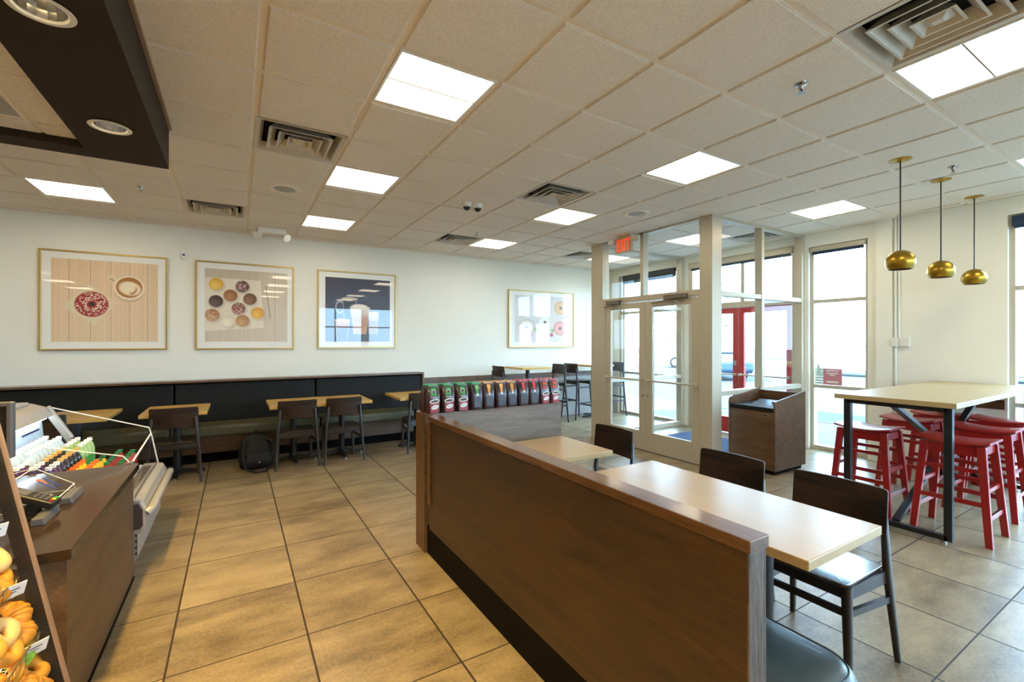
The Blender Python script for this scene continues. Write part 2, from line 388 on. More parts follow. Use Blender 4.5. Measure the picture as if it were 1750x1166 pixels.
# ================================================================= CEILING FITTINGS
def panel_light(loc, label):
    t = thing('ceiling_light', label, 'ceiling light', (*loc, H), 0, 'square ceiling lights')
    w = P/2-.016
    f = MB()
    for a in ((-w, -w+.014, -w, w), (w-.014, w, -w, w), (-w+.014, w-.014, -w, -w+.014), (-w+.014, w-.014, w-.014, w)): f.box(*a, -.006, .05)
    f.box(-w, w, -w, w, .05, .055); f.build('frame', 'white_paint', t)
    MB().box(-w+.014, w-.014, -.004, .004, -.005, .0).build('seam_bar', 'alu_dark', t)
    for s in (-1, 1):
        MB().box(-w+.014, w-.014, *sorted((s*.0022, s*(w-.014))), -.001, .004).build('diffuser', 'panel_glow', t)
    return t
lnames = {(0, -1): 'large bright square ceiling light, nearest and widest over the tiled aisle',
 (0, 2): 'square ceiling light right of the left round speaker, behind the biggest light', (0, 5): 'square ceiling light near the back wall above the coffee cup print',
 (-4, 5): 'square ceiling light beyond the brown soffit at far left', (4, -1): 'square ceiling light in front of the glass vestibule, between sprinkler and speaker',
 (4, 2): 'square ceiling light touching the corner of a louvred vent, right of the twin cameras', (4, 5): 'small square ceiling light by the back wall between two vents',
 (4, -4): 'large square ceiling light at top right beside the big louvred vent', (8, -1): 'square ceiling light left of the brass pendants near the east window',
 (8, 2): 'square ceiling light inside the glass vestibule', (8, 5): 'square ceiling light in the back corner seen through the vestibule glass', (8, -4): 'square ceiling light at the right edge past the brass pendants'}
proto = None
for (i, j) in LIGHTS:
    x, y = cell(i, j)
    if x < X0 or (SX0-.1 < x < SX1 and y < SY1) or y < Y0: continue
    lab = lnames.get((i, j), 'square ceiling light behind the camera side of the room')
    if proto is None: proto = panel_light((x+P/2, y+P/2), lab)
    else: copy_tree(proto, (x+P/2, y+P/2, H), 0, lab)
def vent(loc, label):
    t = thing('ceiling_vent', label, 'air vent', (*loc, H), 0, 'square louvred ceiling vents')
    w = P/2-.004
    b = MB().box(-w, w, -w, w, .1, .105)
    for a in ((-w, -w+.01, -w, w), (w-.01, w, -w, w), (-w, w, -w, -w+.01), (-w, w, w-.01, w)): b.box(*a, .0, .1)
    b.build('backing', 'dark_void', t)
    sq = lambda r, z: [(-r, -r, z), (r, -r, z), (r, r, z), (-r, r, z)]
    MB().loft([sq(w, -.004), sq(w-.03, -.004), sq(w-.055, .05), sq(w-.058, .05), sq(w-.034, .0), sq(w, .0)], caps=False).build('frame', 'louvre', t)
    for r in (.215, .15, .085):
        MB().loft([sq(r, -.014), sq(r-.012, -.014), sq(r-.055, .04), sq(r-.052, .045), sq(r-.004, -.006)], caps=False).build('louvre', 'louvre', t)
    MB().loft([sq(.052, .01), sq(.02, -.012)], caps=True).build('centre_plate', 'louvre', t)
    return t
vn = {(-1, 1): 'square louvred ceiling vent nearest the soffit, left of the middle lights', (-2, 5): 'square louvred ceiling vent by the back wall above the donut balls print',
 (3, 1): 'square louvred ceiling vent beside the light right of the twin cameras', (3, 5): 'small louvred ceiling vent near the back wall beside the farthest light',
 (7, 5): 'louvred ceiling vent in the back corner left of the vestibule post', (9, 1): 'louvred ceiling vent inside the glass vestibule', (3, -4): 'big louvred ceiling vent at the top right corner beside a light'}
proto = None
for (i, j) in VENTS:
    x, y = cell(i, j)
    if proto is None: proto = vent((x+P/2, y+P/2), vn[(i, j)])
    else: copy_tree(proto, (x+P/2, y+P/2, H), 0, vn[(i, j)])
t = thing('return_grille', 'grey perforated panel in the raised ceiling inside the brown soffit', 'air vent', (-1.305, 3.375, 2.8))
MB().box(-.29, .29, -.29, .29, -.004, .002).build('frame', 'ceiling_grid', t)
gm = MB()
for k in range(18): gm.box(-.27, .27, -.27+.03*k, -.255+.03*k, -.008, -.004)
gm.build('grille', 'wall_grey', t)
for k, (x, y) in enumerate(CANS):
    if k > 1: lab = 'recessed round downlight in the brown soffit above the camera'
    else: lab = ('recessed round downlight near the far end of the brown soffit', 'recessed round downlight in the brown soffit, cut by the top edge')[k]
    t = thing('downlight', lab, 'ceiling light', (x, y, SB), 0, 'downlights in the brown soffit')
    MB().lathe([(.098, -.006), (.078, -.008), (.072, .0), (.072, .004), (.098, 0)], seg=32).build('trim_ring', 'white_plastic', t, smooth=True)
    MB().lathe([(.072, 0), (.07, .03), (.055, .09), (.035, .12)], seg=16).build('reflector', 'chrome', t)
    MB().lathe([(.034, .10), (.034, .118), (.001, .119)], seg=16, caps=False).ell((0, 0, .1), (.033, .033, .03)).build('bulb', 'can_glow', t, smooth=True)
    ld = bpy.data.lights.new('downlight_beam', 'SPOT'); ld.energy = 210; ld.color = (1, .66, .2); ld.spot_size = math.radians(115); ld.spot_blend = .8; ld.shadow_soft_size = .05
    lo = bpy.data.objects.new('downlight_beam', ld); C.collection.objects.link(lo); lo.parent = t; lo.location = (0, 0, -.012)
def speaker(loc, label):
    t = thing('ceiling_speaker', label, 'speaker', (*loc, H), 0, 'round ceiling speakers')
    MB().lathe([(.155, -.012), (.15, -.02), (.12, -.022), (.112, -.014), (.1, -.016), (.098, -.010)], seg=40).build('ring', 'ceiling_grid', t, smooth=True)
    MB().lathe([(.1, -.0145), (.06, -.018), (.001, -.019)], seg=40).build('grille', 'wall_grey', t, smooth=True)
    for k in range(4): MB().ell((.135*math.cos(k*PI/2+.4), .135*math.sin(k*PI/2+.4), -.022), (.004, .004, .003), seg=8, n=4).build('screw', 'steel', t)
    return t
t = speaker((.418, 5.065), 'round ceiling speaker between the vent and the back wall, left of the lights')
copy_tree(t, (4.08, 3.86, H), 0, 'round ceiling speaker in front of the exit sign')
def sprinkler(loc, label):
    t = thing('fire_sprinkler', label, 'sprinkler', (*loc, H-.012), 0, 'pendent fire sprinklers')
    MB().lathe([(.036, 0), (.034, -.006), (.016, -.01), (.012, -.03), (.009, -.035)], seg=20).build('escutcheon', 'steel', t, smooth=True)
    MB().beam((-.012, 0, -.03), (-.008, 0, -.055), .004, .006).beam((.012, 0, -.03), (.008, 0, -.055), .004, .006).build('arms', 'steel', t)
    MB().lathe([(.02, -.058), (.02, -.055), (.001, -.054)], seg=16, caps=True).build('deflector', 'steel', t)
    return t
t = sprinkler((-.8, 5.72), 'small pendent sprinkler beyond the soffit at left')
for p, l in (((2.88, 5.69), 'small pendent sprinkler beside the far vent over the middle aisle'), ((2.85, 1.41), 'pendent sprinkler nearest the top right vent'), ((5.33, 1.39), 'pendent sprinkler just above the brass pendants'), ((4.98, 3.66), 'pendent sprinkler inside the vestibule beside its corner post')):
    copy_tree(t, (*p, H-.012), 0, l)
def dome_cam(loc, label):
    t = thing('dome_camera', label, 'security camera', (*loc, H-.012), 0, 'twin dome cameras')
    MB().lathe([(.052, 0), (.052, -.022), (.046, -.042), (.04, -.046)], seg=24).build('housing', 'white_plastic', t, smooth=True)
    MB().ell((0, 0, -.044), (.04, .04, .04), seg=20, n=8, z0=-1, z1=.05).build('dome', 'screen', t, smooth=True)
    return t
t = dome_cam((2.17, 4.53), 'white dome camera on the ceiling, left one of the pair')
copy_tree(t, (2.30, 4.52, H-.012), 0, 'white dome camera on the ceiling, right one of the pair')
# exit sign with two lamp heads
t = thing('exit_sign', 'lit red EXIT sign with two lamp heads above the glass doors', 'exit sign', (4.78, 4.76, 2.80))
MB().box(-.02, .02, -.165, .165, 0, .22).build('housing', 'exit_body', t, bevel=.008)
MB().box(-.03, .05, -.09, .09, .22, H-.012-2.80).build('mount', 'exit_body', t)
cu = bpy.data.curves.new('exit_text', 'FONT'); cu.body = 'EXIT'; cu.size = .25; cu.space_character = 1.12; cu.align_x = 'CENTER'; cu.extrude = .002; cu.offset = -.001
tmp = bpy.data.objects.new('tmp', cu); C.collection.objects.link(tmp); bpy.context.view_layer.update()
me = bpy.data.meshes.new_from_object(tmp.evaluated_get(bpy.context.evaluated_depsgraph_get())); bpy.data.objects.remove(tmp)
me.materials.clear(); me.materials.append(M['exit_red'])
lt = bpy.data.objects.new('lettering', me); C.collection.objects.link(lt); lt.parent = t; lt.location = (-.024, 0, .025); lt.rotation_euler = (PI/2, 0, -PI/2); lt.scale = (.45, 1, 1)
for s in (-1, 1):
    h = MB().lathe([(.03, -.05), (.045, -.02), (.05, .03), (.05, .04)], seg=20, caps=True).build('lamp_head', 'exit_body', t, smooth=True)
    h.location = (-.03, s*.225, .17); h.rotation_euler = (0, -PI/2+.3, s*.5)
    l = MB().lathe([(.044, .041), (.001, .046)], seg=20).build('lens', 'lamp_lens', h)
    MB().box(-.01, .01, min(s*.165, s*.2), max(s*.165, s*.2), .15, .18).build('bracket', 'exit_body', t)
# emergency light on ceiling near the back wall
t = thing('emergency_light', 'white twin-head emergency light under the ceiling by the back wall', 'emergency light', (.42, 6.93, H-.012))
MB().box(-.17, .17, -.06, .06, -.075, 0).build('housing', 'white_plastic', t, bevel=.01)
for s in (-1, 1):
    h = MB().lathe([(.03, -.03), (.05, -.01), (.055, .03)], seg=20, caps=True).build('lamp_head', 'white_plastic', t, smooth=True)
    h.location = (s*.17, -.0, -.10); h.rotation_euler = (PI/2+.5, 0, s*.6)
    MB().lathe([(.048, .031), (.001, .038)], seg=20).build('lens', 'lamp_lens', h)
# brass pendants
def pendant(loc, label):
    t = thing('pendant_lamp', label, 'pendant lamp', (*loc, 0), 0, 'brass dome pendants')
    MB().lathe([(.001, H-.028), (.02, H-.03), (.025, H-.022), (.07, H-.018), (.078, H-.014), (.078, H-.012)], seg=32).build('canopy', 'brass', t, smooth=True)
    MB().cyl((0, 0, 2.285), (0, 0, H-.025), .0055, seg=8).build('cord', 'black_metal', t)
    pr = [(.012, 2.29), (.02, 2.287)]
    for k in range(1, 15):
        a = math.radians(84-k*8.8); pr.append((.103*math.cos(a), 2.192+.097*math.sin(a)))
    inn = [(r-.003, z) for r, z in pr[::-1]]
    MB().lathe(pr, seg=40).build('shade', 'brass', t, smooth=True, angle=80)
    MB().lathe([(r-.003, z-.001) for r, z in pr], seg=40).build('shade_lining', 'soffit_trim', t, smooth=True, angle=80)
    return t
t = pendant((4.76, 1.57), 'brass dome pendant, leftmost of the three over the bar table')
copy_tree(t, (5.69, 1.57, 0), 0, 'brass dome pendant, middle of the three over the bar table')
copy_tree(t, (6.65, 1.57, 0), 0, 'brass dome pendant nearest the east wall, rightmost of three')
# ================================================================= WALL TRIM, SMALL WALL THINGS
struct(MB().box(2.70, 6.97, 7.43, 7.45, .80, .90).box(6.95, 6.97, 1.41, 2.36, .80, .90), 'trim_5', 'cap_wood')
struct(MB().box(2.70, 6.97, 7.44, 7.45, .12, .80), 'wall_shade_sheet', 'wall_grey')  # grey sheet: shade on the wall below the rail, put into colour
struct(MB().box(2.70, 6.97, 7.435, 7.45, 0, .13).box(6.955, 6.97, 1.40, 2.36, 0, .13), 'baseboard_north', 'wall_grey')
t = thing('thermostat', 'small white thermostat on the wall beside the donut print', 'thermostat', (-.588, 7.45, 2.66))
MB().box(-.03, .03, -.03, 0, -.04, .04).build('cover', 'white_plastic', t, bevel=.005)
MB().cyl((0, -.034, .012), (0, -.03, .012), .014).build('indicator', 'blue_print', t)
t = thing('wall_conduit', 'white painted conduit pipes running down the east wall to a box', 'conduit', (6.97, 2.34, 0))
MB().cyl((-.018, 0, 0), (-.018, 0, H-.012), .012).cyl((-.018, -.035, 1.55), (-.018, -.035, H-.012), .009).build('pipe', 'wall_paint', t, smooth=True)
MB().box(-.05, 0, -.035, .04, 1.46, 1.57).build('junction_box', 'white_plastic', t, bevel=.004)
MB().box(-.035, 0, -.14, -.04, 1.46, 1.58).build('cover_box', 'white_plastic', t, bevel=.004)
# ---- framed prints: painted on a fine grid of vertex colours
def art(n, m, fn):
    u, v = np.meshgrid((np.arange(n)+.5)/n, (np.arange(m)+.5)/m); rng = np.random.default_rng(3)
    return fn(u, v, rng)
def lin(c): return np.array(S(*c)[:3])
def put(img, mask, c, a=1.0):
    mm = (np.clip(mask, 0, 1)*a)[..., None]; img[:] = img*(1-mm)+np.array(c)*mm
def soft(d, w=.006): return np.clip(.5-d/w/2, 0, 1)
def disc(u, v, cx, cy, r, ry=None, ang=0, asp=1):
    du, dv = (u-cx)*asp, v-cy; c, s = math.cos(ang), math.sin(ang)
    a, b = du*c+dv*s, -du*s+dv*c
    return np.hypot(a/r, b/(ry or r))
def poly(u, v, pts):
    m = np.ones_like(u)
    if sum(a*d-c*b for (a, b), (c, d) in zip(pts, pts[1:]+pts[:1])) > 0: pts = pts[::-1]
    pts = pts[::-1]
    for (a, b), (c, d) in zip(pts, pts[1:]+pts[:1]):
        L = math.hypot(c-a, d-b); m = np.minimum(m, soft(((u-a)*(d-b)-(v-b)*(c-a))/L))
    return m
def planks(u, v, rng, base, lines, amt=.05):
    img = np.ones(u.shape+(3,))*lin(base); g = np.repeat(rng.normal(0, 1, (1, u.shape[1])), u.shape[0], 0)
    g = g+.4*rng.normal(0, 1, u.shape); img *= (1+amt*g)[..., None]
    for x in lines: put(img, soft(abs(u-x)-.002, .003), lin((120, 90, 66)), .7)
    return img
def art_donut(u, v, rng):
    im = planks(u, v, rng, (226, 196, 160), [.155, .35, .54, .715, .895])
    put(im, poly(u, v, [(.10, .42), (.33, .71), (.60, .49), (.39, .21)]), lin((224, 208, 178)), .85)
    d = disc(u, v, .36, .46, .155); put(im, soft(d-1, .03), lin((150, 22, 26))); put(im, soft(abs(d-.96)-.03, .05), lin((190, 60, 50)), .7); put(im, soft(abs(d-.3)-.08, .1), lin((196, 60, 50)), .6)
    for k in range(170):
        a, r, t = rng.uniform(0, 6.28), rng.uniform(.05, .145), rng.uniform(0, 3.14)
        put(im, soft(disc(u, v, .36+r*math.cos(a), .46+r*math.sin(a), .011, .0032, t)-1, .3), lin((242, 214, 200)))
    put(im, soft(d-.2, .04), lin((40, 14, 14)))
    put(im, poly(u, v, [(.49, .78), (.53, .84), (.60, .80), (.59, .70)]), lin((226, 206, 170))); put(im, soft(disc(u, v, .545, .775, .03, .012, -.6)-1, .2), lin((190, 160, 124)))
    put(im, soft(disc(u, v, .715, .645, .148)-1, .03), lin((206, 178, 140))); put(im, soft(disc(u, v, .715, .68, .15)-1, .03), lin((238, 224, 196)))
    put(im, soft(disc(u, v, .715, .685, .13)-1, .04), lin((170, 108, 44)))
    put(im, soft(disc(u, v, .72, .672, .108, .085, -.3)-1, .15), lin((242, 224, 190))); put(im, soft(disc(u, v, .755, .645, .03, .055, -.5)-1, .3), lin((180, 120, 56)), .9); put(im, soft(disc(u, v, .745, .665, .025, .045, -.5)-1, .3), lin((242, 224, 190)))
    return im
def art_balls(u, v, rng):
    im = planks(u, v, rng, (208, 192, 168), [.84], .05)
    for k in range(9): put(im, soft(abs(v-(.84+.028*k)+.1*(u-.2))-.001, .003)*(u < .62), lin((120, 96, 80)), .7)
    for k in range(22): put(im, soft(abs(u-.03*k-.02*(v-.9))-.001, .003)*(v > .78-.1*u), lin((120, 96, 80)), .6)
    for k in range(12): put(im, soft(abs(v-(.28+.045*k)-.2*(u-.7))-.001, .003)*(u > .62)*(u < .77-.12*(v-.3)), lin((120, 96, 80)), .6)
    put(im, soft(abs(u-(.78-.13*(v-.35)))-.004, .005)*(v > .33)*(v < .8), lin((84, 66, 56)))
    put(im, poly(u, v, [(-.1, .88), (.66, .87), (.70, .2), (-.1, .14)]), lin((232, 220, 198)), .9)
    for x, y, c, k in [(270, 298, (226, 170, 60), 0), (470, 308, (84, 50, 44), 1), (378, 385, (150, 92, 44), 0), (530, 408, (110, 66, 36), 0), (268, 435, (74, 50, 44), 0), (440, 488, (120, 60, 46), 1), (590, 520, (222, 156, 44), 0), (240, 545, (170, 112, 60), 2), (360, 590, (226, 206, 176), 2), (472, 587, (176, 126, 72), 0)]:
        cx, cy = (x-185)/653, (758-y)/580
        put(im, soft(disc(u, v, cx+.012, cy-.02, .09)-1, .2), lin((150, 124, 100)), .4)
        d = disc(u, v, cx, cy, .082); put(im, soft(d-1, .05), lin(c)); put(im, soft(disc(u, v, cx-.02, cy-.025, .05)-1, .7), lin(tuple(min(255, q+50) for q in c)), .6)
        if k:
            for q in range(60):
                a, r = rng.uniform(0, 6.28), .078*math.sqrt(rng.uniform()); cc = (240, 226, 214) if rng.uniform() < .7 or k == 2 else (220, 90, 80)
                put(im, soft(disc(u, v, cx+r*math.cos(a), cy+r*math.sin(a), .007 if k == 1 else .004, .003, rng.uniform(0, 3))-1, .4), lin(cc))
    return im
def art_latte(u, v, rng):
    im = np.ones(u.shape+(3,))*lin((44, 32, 50)); im *= (1+.1*np.repeat(rng.normal(0, 1, (1, u.shape[1])), u.shape[0], 0))[..., None]
    put(im, soft(v-.30, .1), lin((58, 34, 34)), .8)
    def glass_cup(x, y0, y1, w0, w1, body, top, foam):
        k = (v-y0)/(y1-y0); ww = w0+(w1-w0)*k
        m = soft(abs(u-x)-ww, .008)*soft(y0-v)*soft(v-y1); put(im, m, lin(body)); put(im, m*soft(.72-k, .15), lin(top))
        put(im, m*soft(abs(abs(u-x)-ww+.008)-.004, .006), lin((220, 214, 214)), .6)
        put(im, soft(disc(u, v, x, y1, w1, .022)-1, .1), lin(foam)); put(im, soft(abs(disc(u, v, x, y1, w1, .022)-1)-.06, .1), lin((230, 226, 222)), .8)
    d = disc(u, v, .215, .54, .06, .09); put(im, soft(abs(d-1)-.1, .15), lin((216, 212, 214)), .8)
    glass_cup(.36, .35, .675, .09, .112, (40, 24, 22), (30, 20, 22), (206, 182, 150))
    glass_cup(.52, .12, .54, .10, .15, (196, 138, 92), (226, 212, 200), (238, 224, 206)); put(im, soft(disc(u, v, .51, .56, .12, .035)-1, .2), lin((240, 226, 208)))
    glass_cup(.725, .12, .46, .07, .09, (150, 104, 84), (222, 206, 200), (236, 222, 208))
    glass_cup(.25, .02, .335, .08, .11, (70, 30, 22), (214, 130, 70), (232, 196, 150))
    return im
def art_bagels(u, v, rng):
    im = np.ones(u.shape+(3,))*lin((206, 200, 192)); im *= (1+.03*rng.normal(0, 1, u.shape))[..., None]
    put(im, soft(disc(u, v, .9, .3, .5, .5)-1, .8), lin((222, 196, 186)), .5)
    for k in range(40): put(im, soft(disc(u, v, rng.uniform(.2, .75), rng.uniform(.05, .98), .04, .006, rng.uniform(0, 3))-1, .4), lin((222, 226, 214)), .5)
    for x, y, c, c2, r in [(425, 245, (196, 136, 74), (228, 182, 120), .125), (187, 385, (190, 160, 130), (236, 232, 220), .14), (313, 348, (200, 180, 150), (232, 234, 214), .13), (420, 390, (196, 130, 110), (232, 160, 150), .13)]:
        cx, cy = (x-112)/373, (485-y)/315; ry = r*1.19
        if x == 187: put(im, soft(disc(u, v, cx+.02, cy, .165, .19)-1, .05), lin((196, 180, 180)), .6)
        put(im, soft(disc(u, v, cx, cy, r, ry)-1, .05), lin(c)); put(im, soft(disc(u, v, cx, cy, r*.86, ry*.86)-1, .2), lin(c2))
        for k in range(50): a, q = rng.uniform(0, 6.28), rng.uniform(.25, .9); put(im, soft(disc(u, v, cx+r*q*math.cos(a), cy+ry*q*math.sin(a), .012, .005, rng.uniform(0, 3))-1, .4), lin(tuple(int(z*.85) for z in c2)), .8)
        put(im, soft(disc(u, v, cx, cy, .028, .034)-1, .2), lin((110, 84, 64)))
    for x, y, c in ((.66, .155, (190, 70, 70)), (.27, .15, (200, 110, 110)), (.36, .27, (140, 170, 90)), (.68, .25, (130, 160, 90))): put(im, soft(disc(u, v, x, y, .032, .038)-1, .3), lin(c))
    return im
def picture(x0, x1, z0, z1, ax0, ax1, az0, az1, fn, label, n=230):
    t = thing('framed_print', label, 'picture', ((x0+x1)/2, Y1, z0), 0, 'framed food prints on the back wall')
    hw, h = (x1-x0)/2, z1-z0; cx = (x0+x1)/2; f = MB(); fw = .022
    f.box(-hw, -hw+fw, -.035, -.002, 0, h).box(hw-fw, hw, -.035, -.002, 0, h).box(-hw+fw, hw-fw, -.035, -.002, 0, fw).box(-hw+fw, hw-fw, -.035, -.002, h-fw, h)
    f.build('frame', 'gold', t, bevel=.004)
    MB().box(-hw+fw, hw-fw, -.018, -.004, fw, h-fw).build('mount_board', 'mat_board', t)
    m = int(n*(az1-az0)/(ax1-ax0)); im = art(n, m, fn)
    me = bpy.data.meshes.new('print'); X = np.linspace(ax0-cx, ax1-cx, n+1); Z = np.linspace(az0-z0, az1-z0, m+1)
    vs = [(x, -.0195, z) for z in Z for x in X]; fs = [(j*(n+1)+i, j*(n+1)+i+1, (j+1)*(n+1)+i+1, (j+1)*(n+1)+i) for j in range(m) for i in range(n)]
    me.from_pydata(vs, [], fs); me.materials.append(M['art_print'])
    ca = me.color_attributes.new('art', 'FLOAT_COLOR', 'CORNER')
    px = np.concatenate([im, np.ones(im.shape[:2]+(1,))], 2).reshape(-1, 4); ca.data.foreach_set('color', np.repeat(px, 4, 0).astype(np.float32).ravel())
    o = bpy.data.objects.new('print', me); C.collection.objects.link(o); o.parent = t
picture(-1.971, -.757, 1.415, 2.62, -1.867, -.861, 1.52, 2.52, art_donut, 'gold framed print of a red donut and a coffee cup')
picture(-.461, .743, 1.41, 2.62, -.357, .649, 1.52, 2.52, art_balls, 'gold framed print of round donut balls on parchment')
picture(1.065, 2.27, 1.415, 2.62, 1.173, 2.165, 1.52, 2.515, art_latte, 'gold framed dark print of latte and coffee glasses')
picture(4.434, 6.024, 1.40, 2.52, 4.578, 5.89, 1.51, 2.42, art_bagels, 'gold framed pale print of four topped bagels')
# ================================================================= WINDOWS, VESTIBULE, DOORS
def bar(mb, axis, a, b, c, d, z0, z1): return mb.box(a, b, c, d, z0, z1)
def window_x(name, x, y0, y1, z0, z1, mull, bars, fw=.045, dp=.05, glassm='window_glass', alu='alu'):
    f = MB()
    f.box(x-dp, x+dp, y0, y0+fw, z0, z1).box(x-dp, x+dp, y1-fw, y1, z0, z1)
    f.box(x-dp, x+dp, y0+fw, y1-fw, z0, z0+.06).box(x-dp, x+dp, y0+fw, y1-fw, z1-fw, z1)
    for m in mull: f.box(x-dp, x+dp, m-fw/2, m+fw/2, z0+.06, z1-fw)
    for b in bars: f.box(x-dp+.002, x+dp-.002, y0+fw, y1-fw, b-fw/2, b+fw/2)
    o = struct(f, name, alu)
    MB().box(x-.004, x+.004, y0+fw*.7, y1-fw*.7, z0+.04, z1-fw*.7).build('pane', glassm, o)
    return o
XG = 7.07
w1 = window_x('window_1', XG, 2.635, 3.345, 0, 2.86, [], [.895, 2.09])
w2 = window_x('window_2', XG, -3.6, 1.39, 0, 2.86, [1.39-1.22, 1.39-2.44, 1.39-3.66], [.855, 2.09])
w3 = window_x('window_3', XG, 5.62, 7.12, 0, 2.90, [7.0], [.87, 2.12])
for k, (a, b) in enumerate(SWIN):
    f = MB(); y = Y0-.06
    f.box(a, a+.05, y-.04, y+.04, .45, 2.86).box(b-.05, b, y-.04, y+.04, .45, 2.86).box(a+.05, b-.05, y-.04, y+.04, .45, .51).box(a+.05, b-.05, y-.04, y+.04, 2.81, 2.86)
    f.box((a+b)/2-.025, (a+b)/2+.025, y-.04, y+.04, .51, 2.81).box(a+.05, b-.05, y-.038, y+.038, 2.06, 2.11)
    o = struct(f, 'window_%d' % (8+k), 'alu'); MB().box(a+.04, b-.04, y-.004, y+.004, .49, 2.83).build('pane', 'window_glass', o)
def shade(x, y0, y1, z0, z1, m, label, drop=.05):
    t = thing('roller_shade', label, 'roller shade', (x, (y0+y1)/2, z1), 0)
    h = (y1-y0)/2
    drop = drop*.4
    MB().box(-.03, .03, -h, h, -(z1-z0), 0).build('cassette', m, t, bevel=.006)
    MB().box(-.012, -.008, -h+.02, h-.02, -(z1-z0)-drop, -(z1-z0)).box(-.016, -.004, -h+.02, h-.02, -(z1-z0)-drop-.02, -(z1-z0)-drop).build('cloth', 'shade_blue', t)
shade(6.985, 2.66, 3.32, 2.785, 2.85, 'alu', 'grey roller shade rolled up over the window beside the vestibule')
shade(6.985, -3.5, 1.36, 2.73, 2.84, 'shade_blue', 'dark blue roller shade over the window at the right edge', .0)
shade(6.985, 5.66, 6.98, 2.74, 2.89, 'shade_dark', 'dark roller shade over the back corner window', .0)
shade(6.985, 3.56, 5.32, 2.82, 2.90, 'alu', 'grey roller shade above the red outer doors')
# window poster, seen beside the frame
t = thing('window_poster', 'faded red and white poster standing on the window rail by the vestibule', 'poster', (7.05, 3.13, .92))
MB().box(-.003, 0, -.17, .06, 0, .225).build('panel', 'poster_red', t)
q = MB()
for k in range(6): q.box(-.003, 0, .0605, .165, .0375*k+.002, .0375*k+.034)
q.build('pale_panel', 'poster_pale', t)
q = MB()
for z_, a_, b_ in ((.19, -.13, .03), (.155, -.12, .02), (.13, -.08, -.02)): q.box(-.0045, -.003, a_, b_, z_, z_+.014)
q.box(-.0045, -.003, -.13, .02, .03, .055); q.build('lettering', 'paper', t)
# vestibule: south glass wall
VX0, VY0, VY1 = 4.88, 3.45, 5.50
s = MB()
s.box(4.86, 5.045, 3.40, 3.58, 0, H)                                             # corner post
s.box(5.90, 5.96, VY0-.05, VY0+.05, 0, H).box(6.90, 6.97, VY0-.05, VY0+.05, 0, H)
s.box(5.045, 6.90, VY0-.045, VY0+.045, 2.08, 2.14).box(5.045, 6.90, VY0-.045, VY0+.045, .86, .92)
s.box(5.045, 6.90, VY0-.045, VY0+.045, 0, .06).box(5.045, 6.90, VY0-.045, VY0+.045, H-.05, H)
o = struct(s, 'window_4', 'alu', bevel=.004)
MB().box(5.03, 6.92, VY0-.004, VY0+.004, .04, H-.03).build('pane', 'window_glass', o)
s = MB()
s.box(4.86, 5.0, 5.30, 5.56, 0, H).box(6.90, 6.97, VY1-.05, VY1+.05, 0, H)
s.box(5.0, 6.90, VY1-.045, VY1+.045, 2.08, 2.14).box(5.0, 6.90, VY1-.045, VY1+.045, .86, .92)
s.box(5.0, 6.90, VY1-.045, VY1+.045, 0, .08).box(5.0, 6.90, VY1-.045, VY1+.045, H-.05, H)
o = struct(s, 'window_5', 'alu', bevel=.004)
MB().box(4.98, 6.92, VY1-.004, VY1+.004, .04, H-.03).build('pane', 'window_glass', o)
# west face: header, transom mullion, transom glass
s = MB()
s.box(4.86, 4.96, 3.58, 5.30, 2.09, 2.17).box(4.86, 4.96, 4.475, 4.535, 2.17, H).box(4.86, 4.96, 3.58, 5.30, H-.035, H)
s.box(4.86, 4.96, 5.25, 5.30, 0, 2.09)
o = struct(s, 'window_6', 'alu', bevel=.003)
MB().box(4.906, 4.914, 3.58, 5.30, 2.15, H-.02).build('pane', 'window_glass', o)
struct(MB().box(4.84, 4.98, 3.58, 5.25, 0, .012), 'trim_7', 'steel')
def leaf(name, x, y0, y1, z1, m, st, rail_b, rail_t, pushx, bar_m='alu', g0=None):
    f = MB(); d = .022
    f.box(x-d, x+d, y0, y0+st, .012, z1).box(x-d, x+d, y1-st, y1, .012, z1)
    f.box(x-d, x+d, y0+st, y1-st, .012, rail_b).box(x-d, x+d, y0+st, y1-st, z1-rail_t, z1)
    o = struct(f, name, m, bevel=.003)
    MB().box(x-.004, x+.004, y0+st-.01, y1-st+.01, rail_b-.01, z1-rail_t+.01).build('pane', 'window_glass', o)
    pb = MB().tube([(x+pushx, y0+.02, .985), (x+pushx, y1-.02, .985)], .013, 10)
    for y in (y0+.04, y1-.04): pb.box(min(x, x+pushx*1.2), max(x, x+pushx*1.2), y-.018, y+.018, .967, 1.003)
    pb.build('push_bar', bar_m, o)
    return o
d1 = leaf('door_1', 4.89, 3.585, 4.44, 2.08, 'alu', .115, .27, .085, -.07, 'alu')
d2 = leaf('door_2', 4.89, 4.448, 5.245, 2.08, 'alu', .115, .27, .085, -.07)
for d, ya, yb in ((d1, 3.74, 4.08), (d2, 4.90, 5.16)):
    MB().box(4.795, 4.862, ya, yb, 2.07, 2.135).build('closer', 'alu_dark', d, bevel=.01)
    MB().beam((4.80, (ya+yb)/2, 2.065), (4.83, yb+.22 if d is d1 else yb+.07, 2.04), .022, .012).beam((4.84, yb-.2, 2.03), (4.80, (ya+yb)/2, 2.055), .02, .012).build('closer_arm', 'alu_dark', d)
for d, y in ((d1, 4.40), (d2, 4.49)):
    MB().tube([(4.93, y, 1.05), (4.985, y, 1.05), (4.985, y, .78), (4.93, y, .78)], .011, 8).build('pull_handle', 'chrome', d)
    MB().cyl((4.862, y, .77), (4.87, y, .77), .012, seg=12).build('lock', 'steel', d)
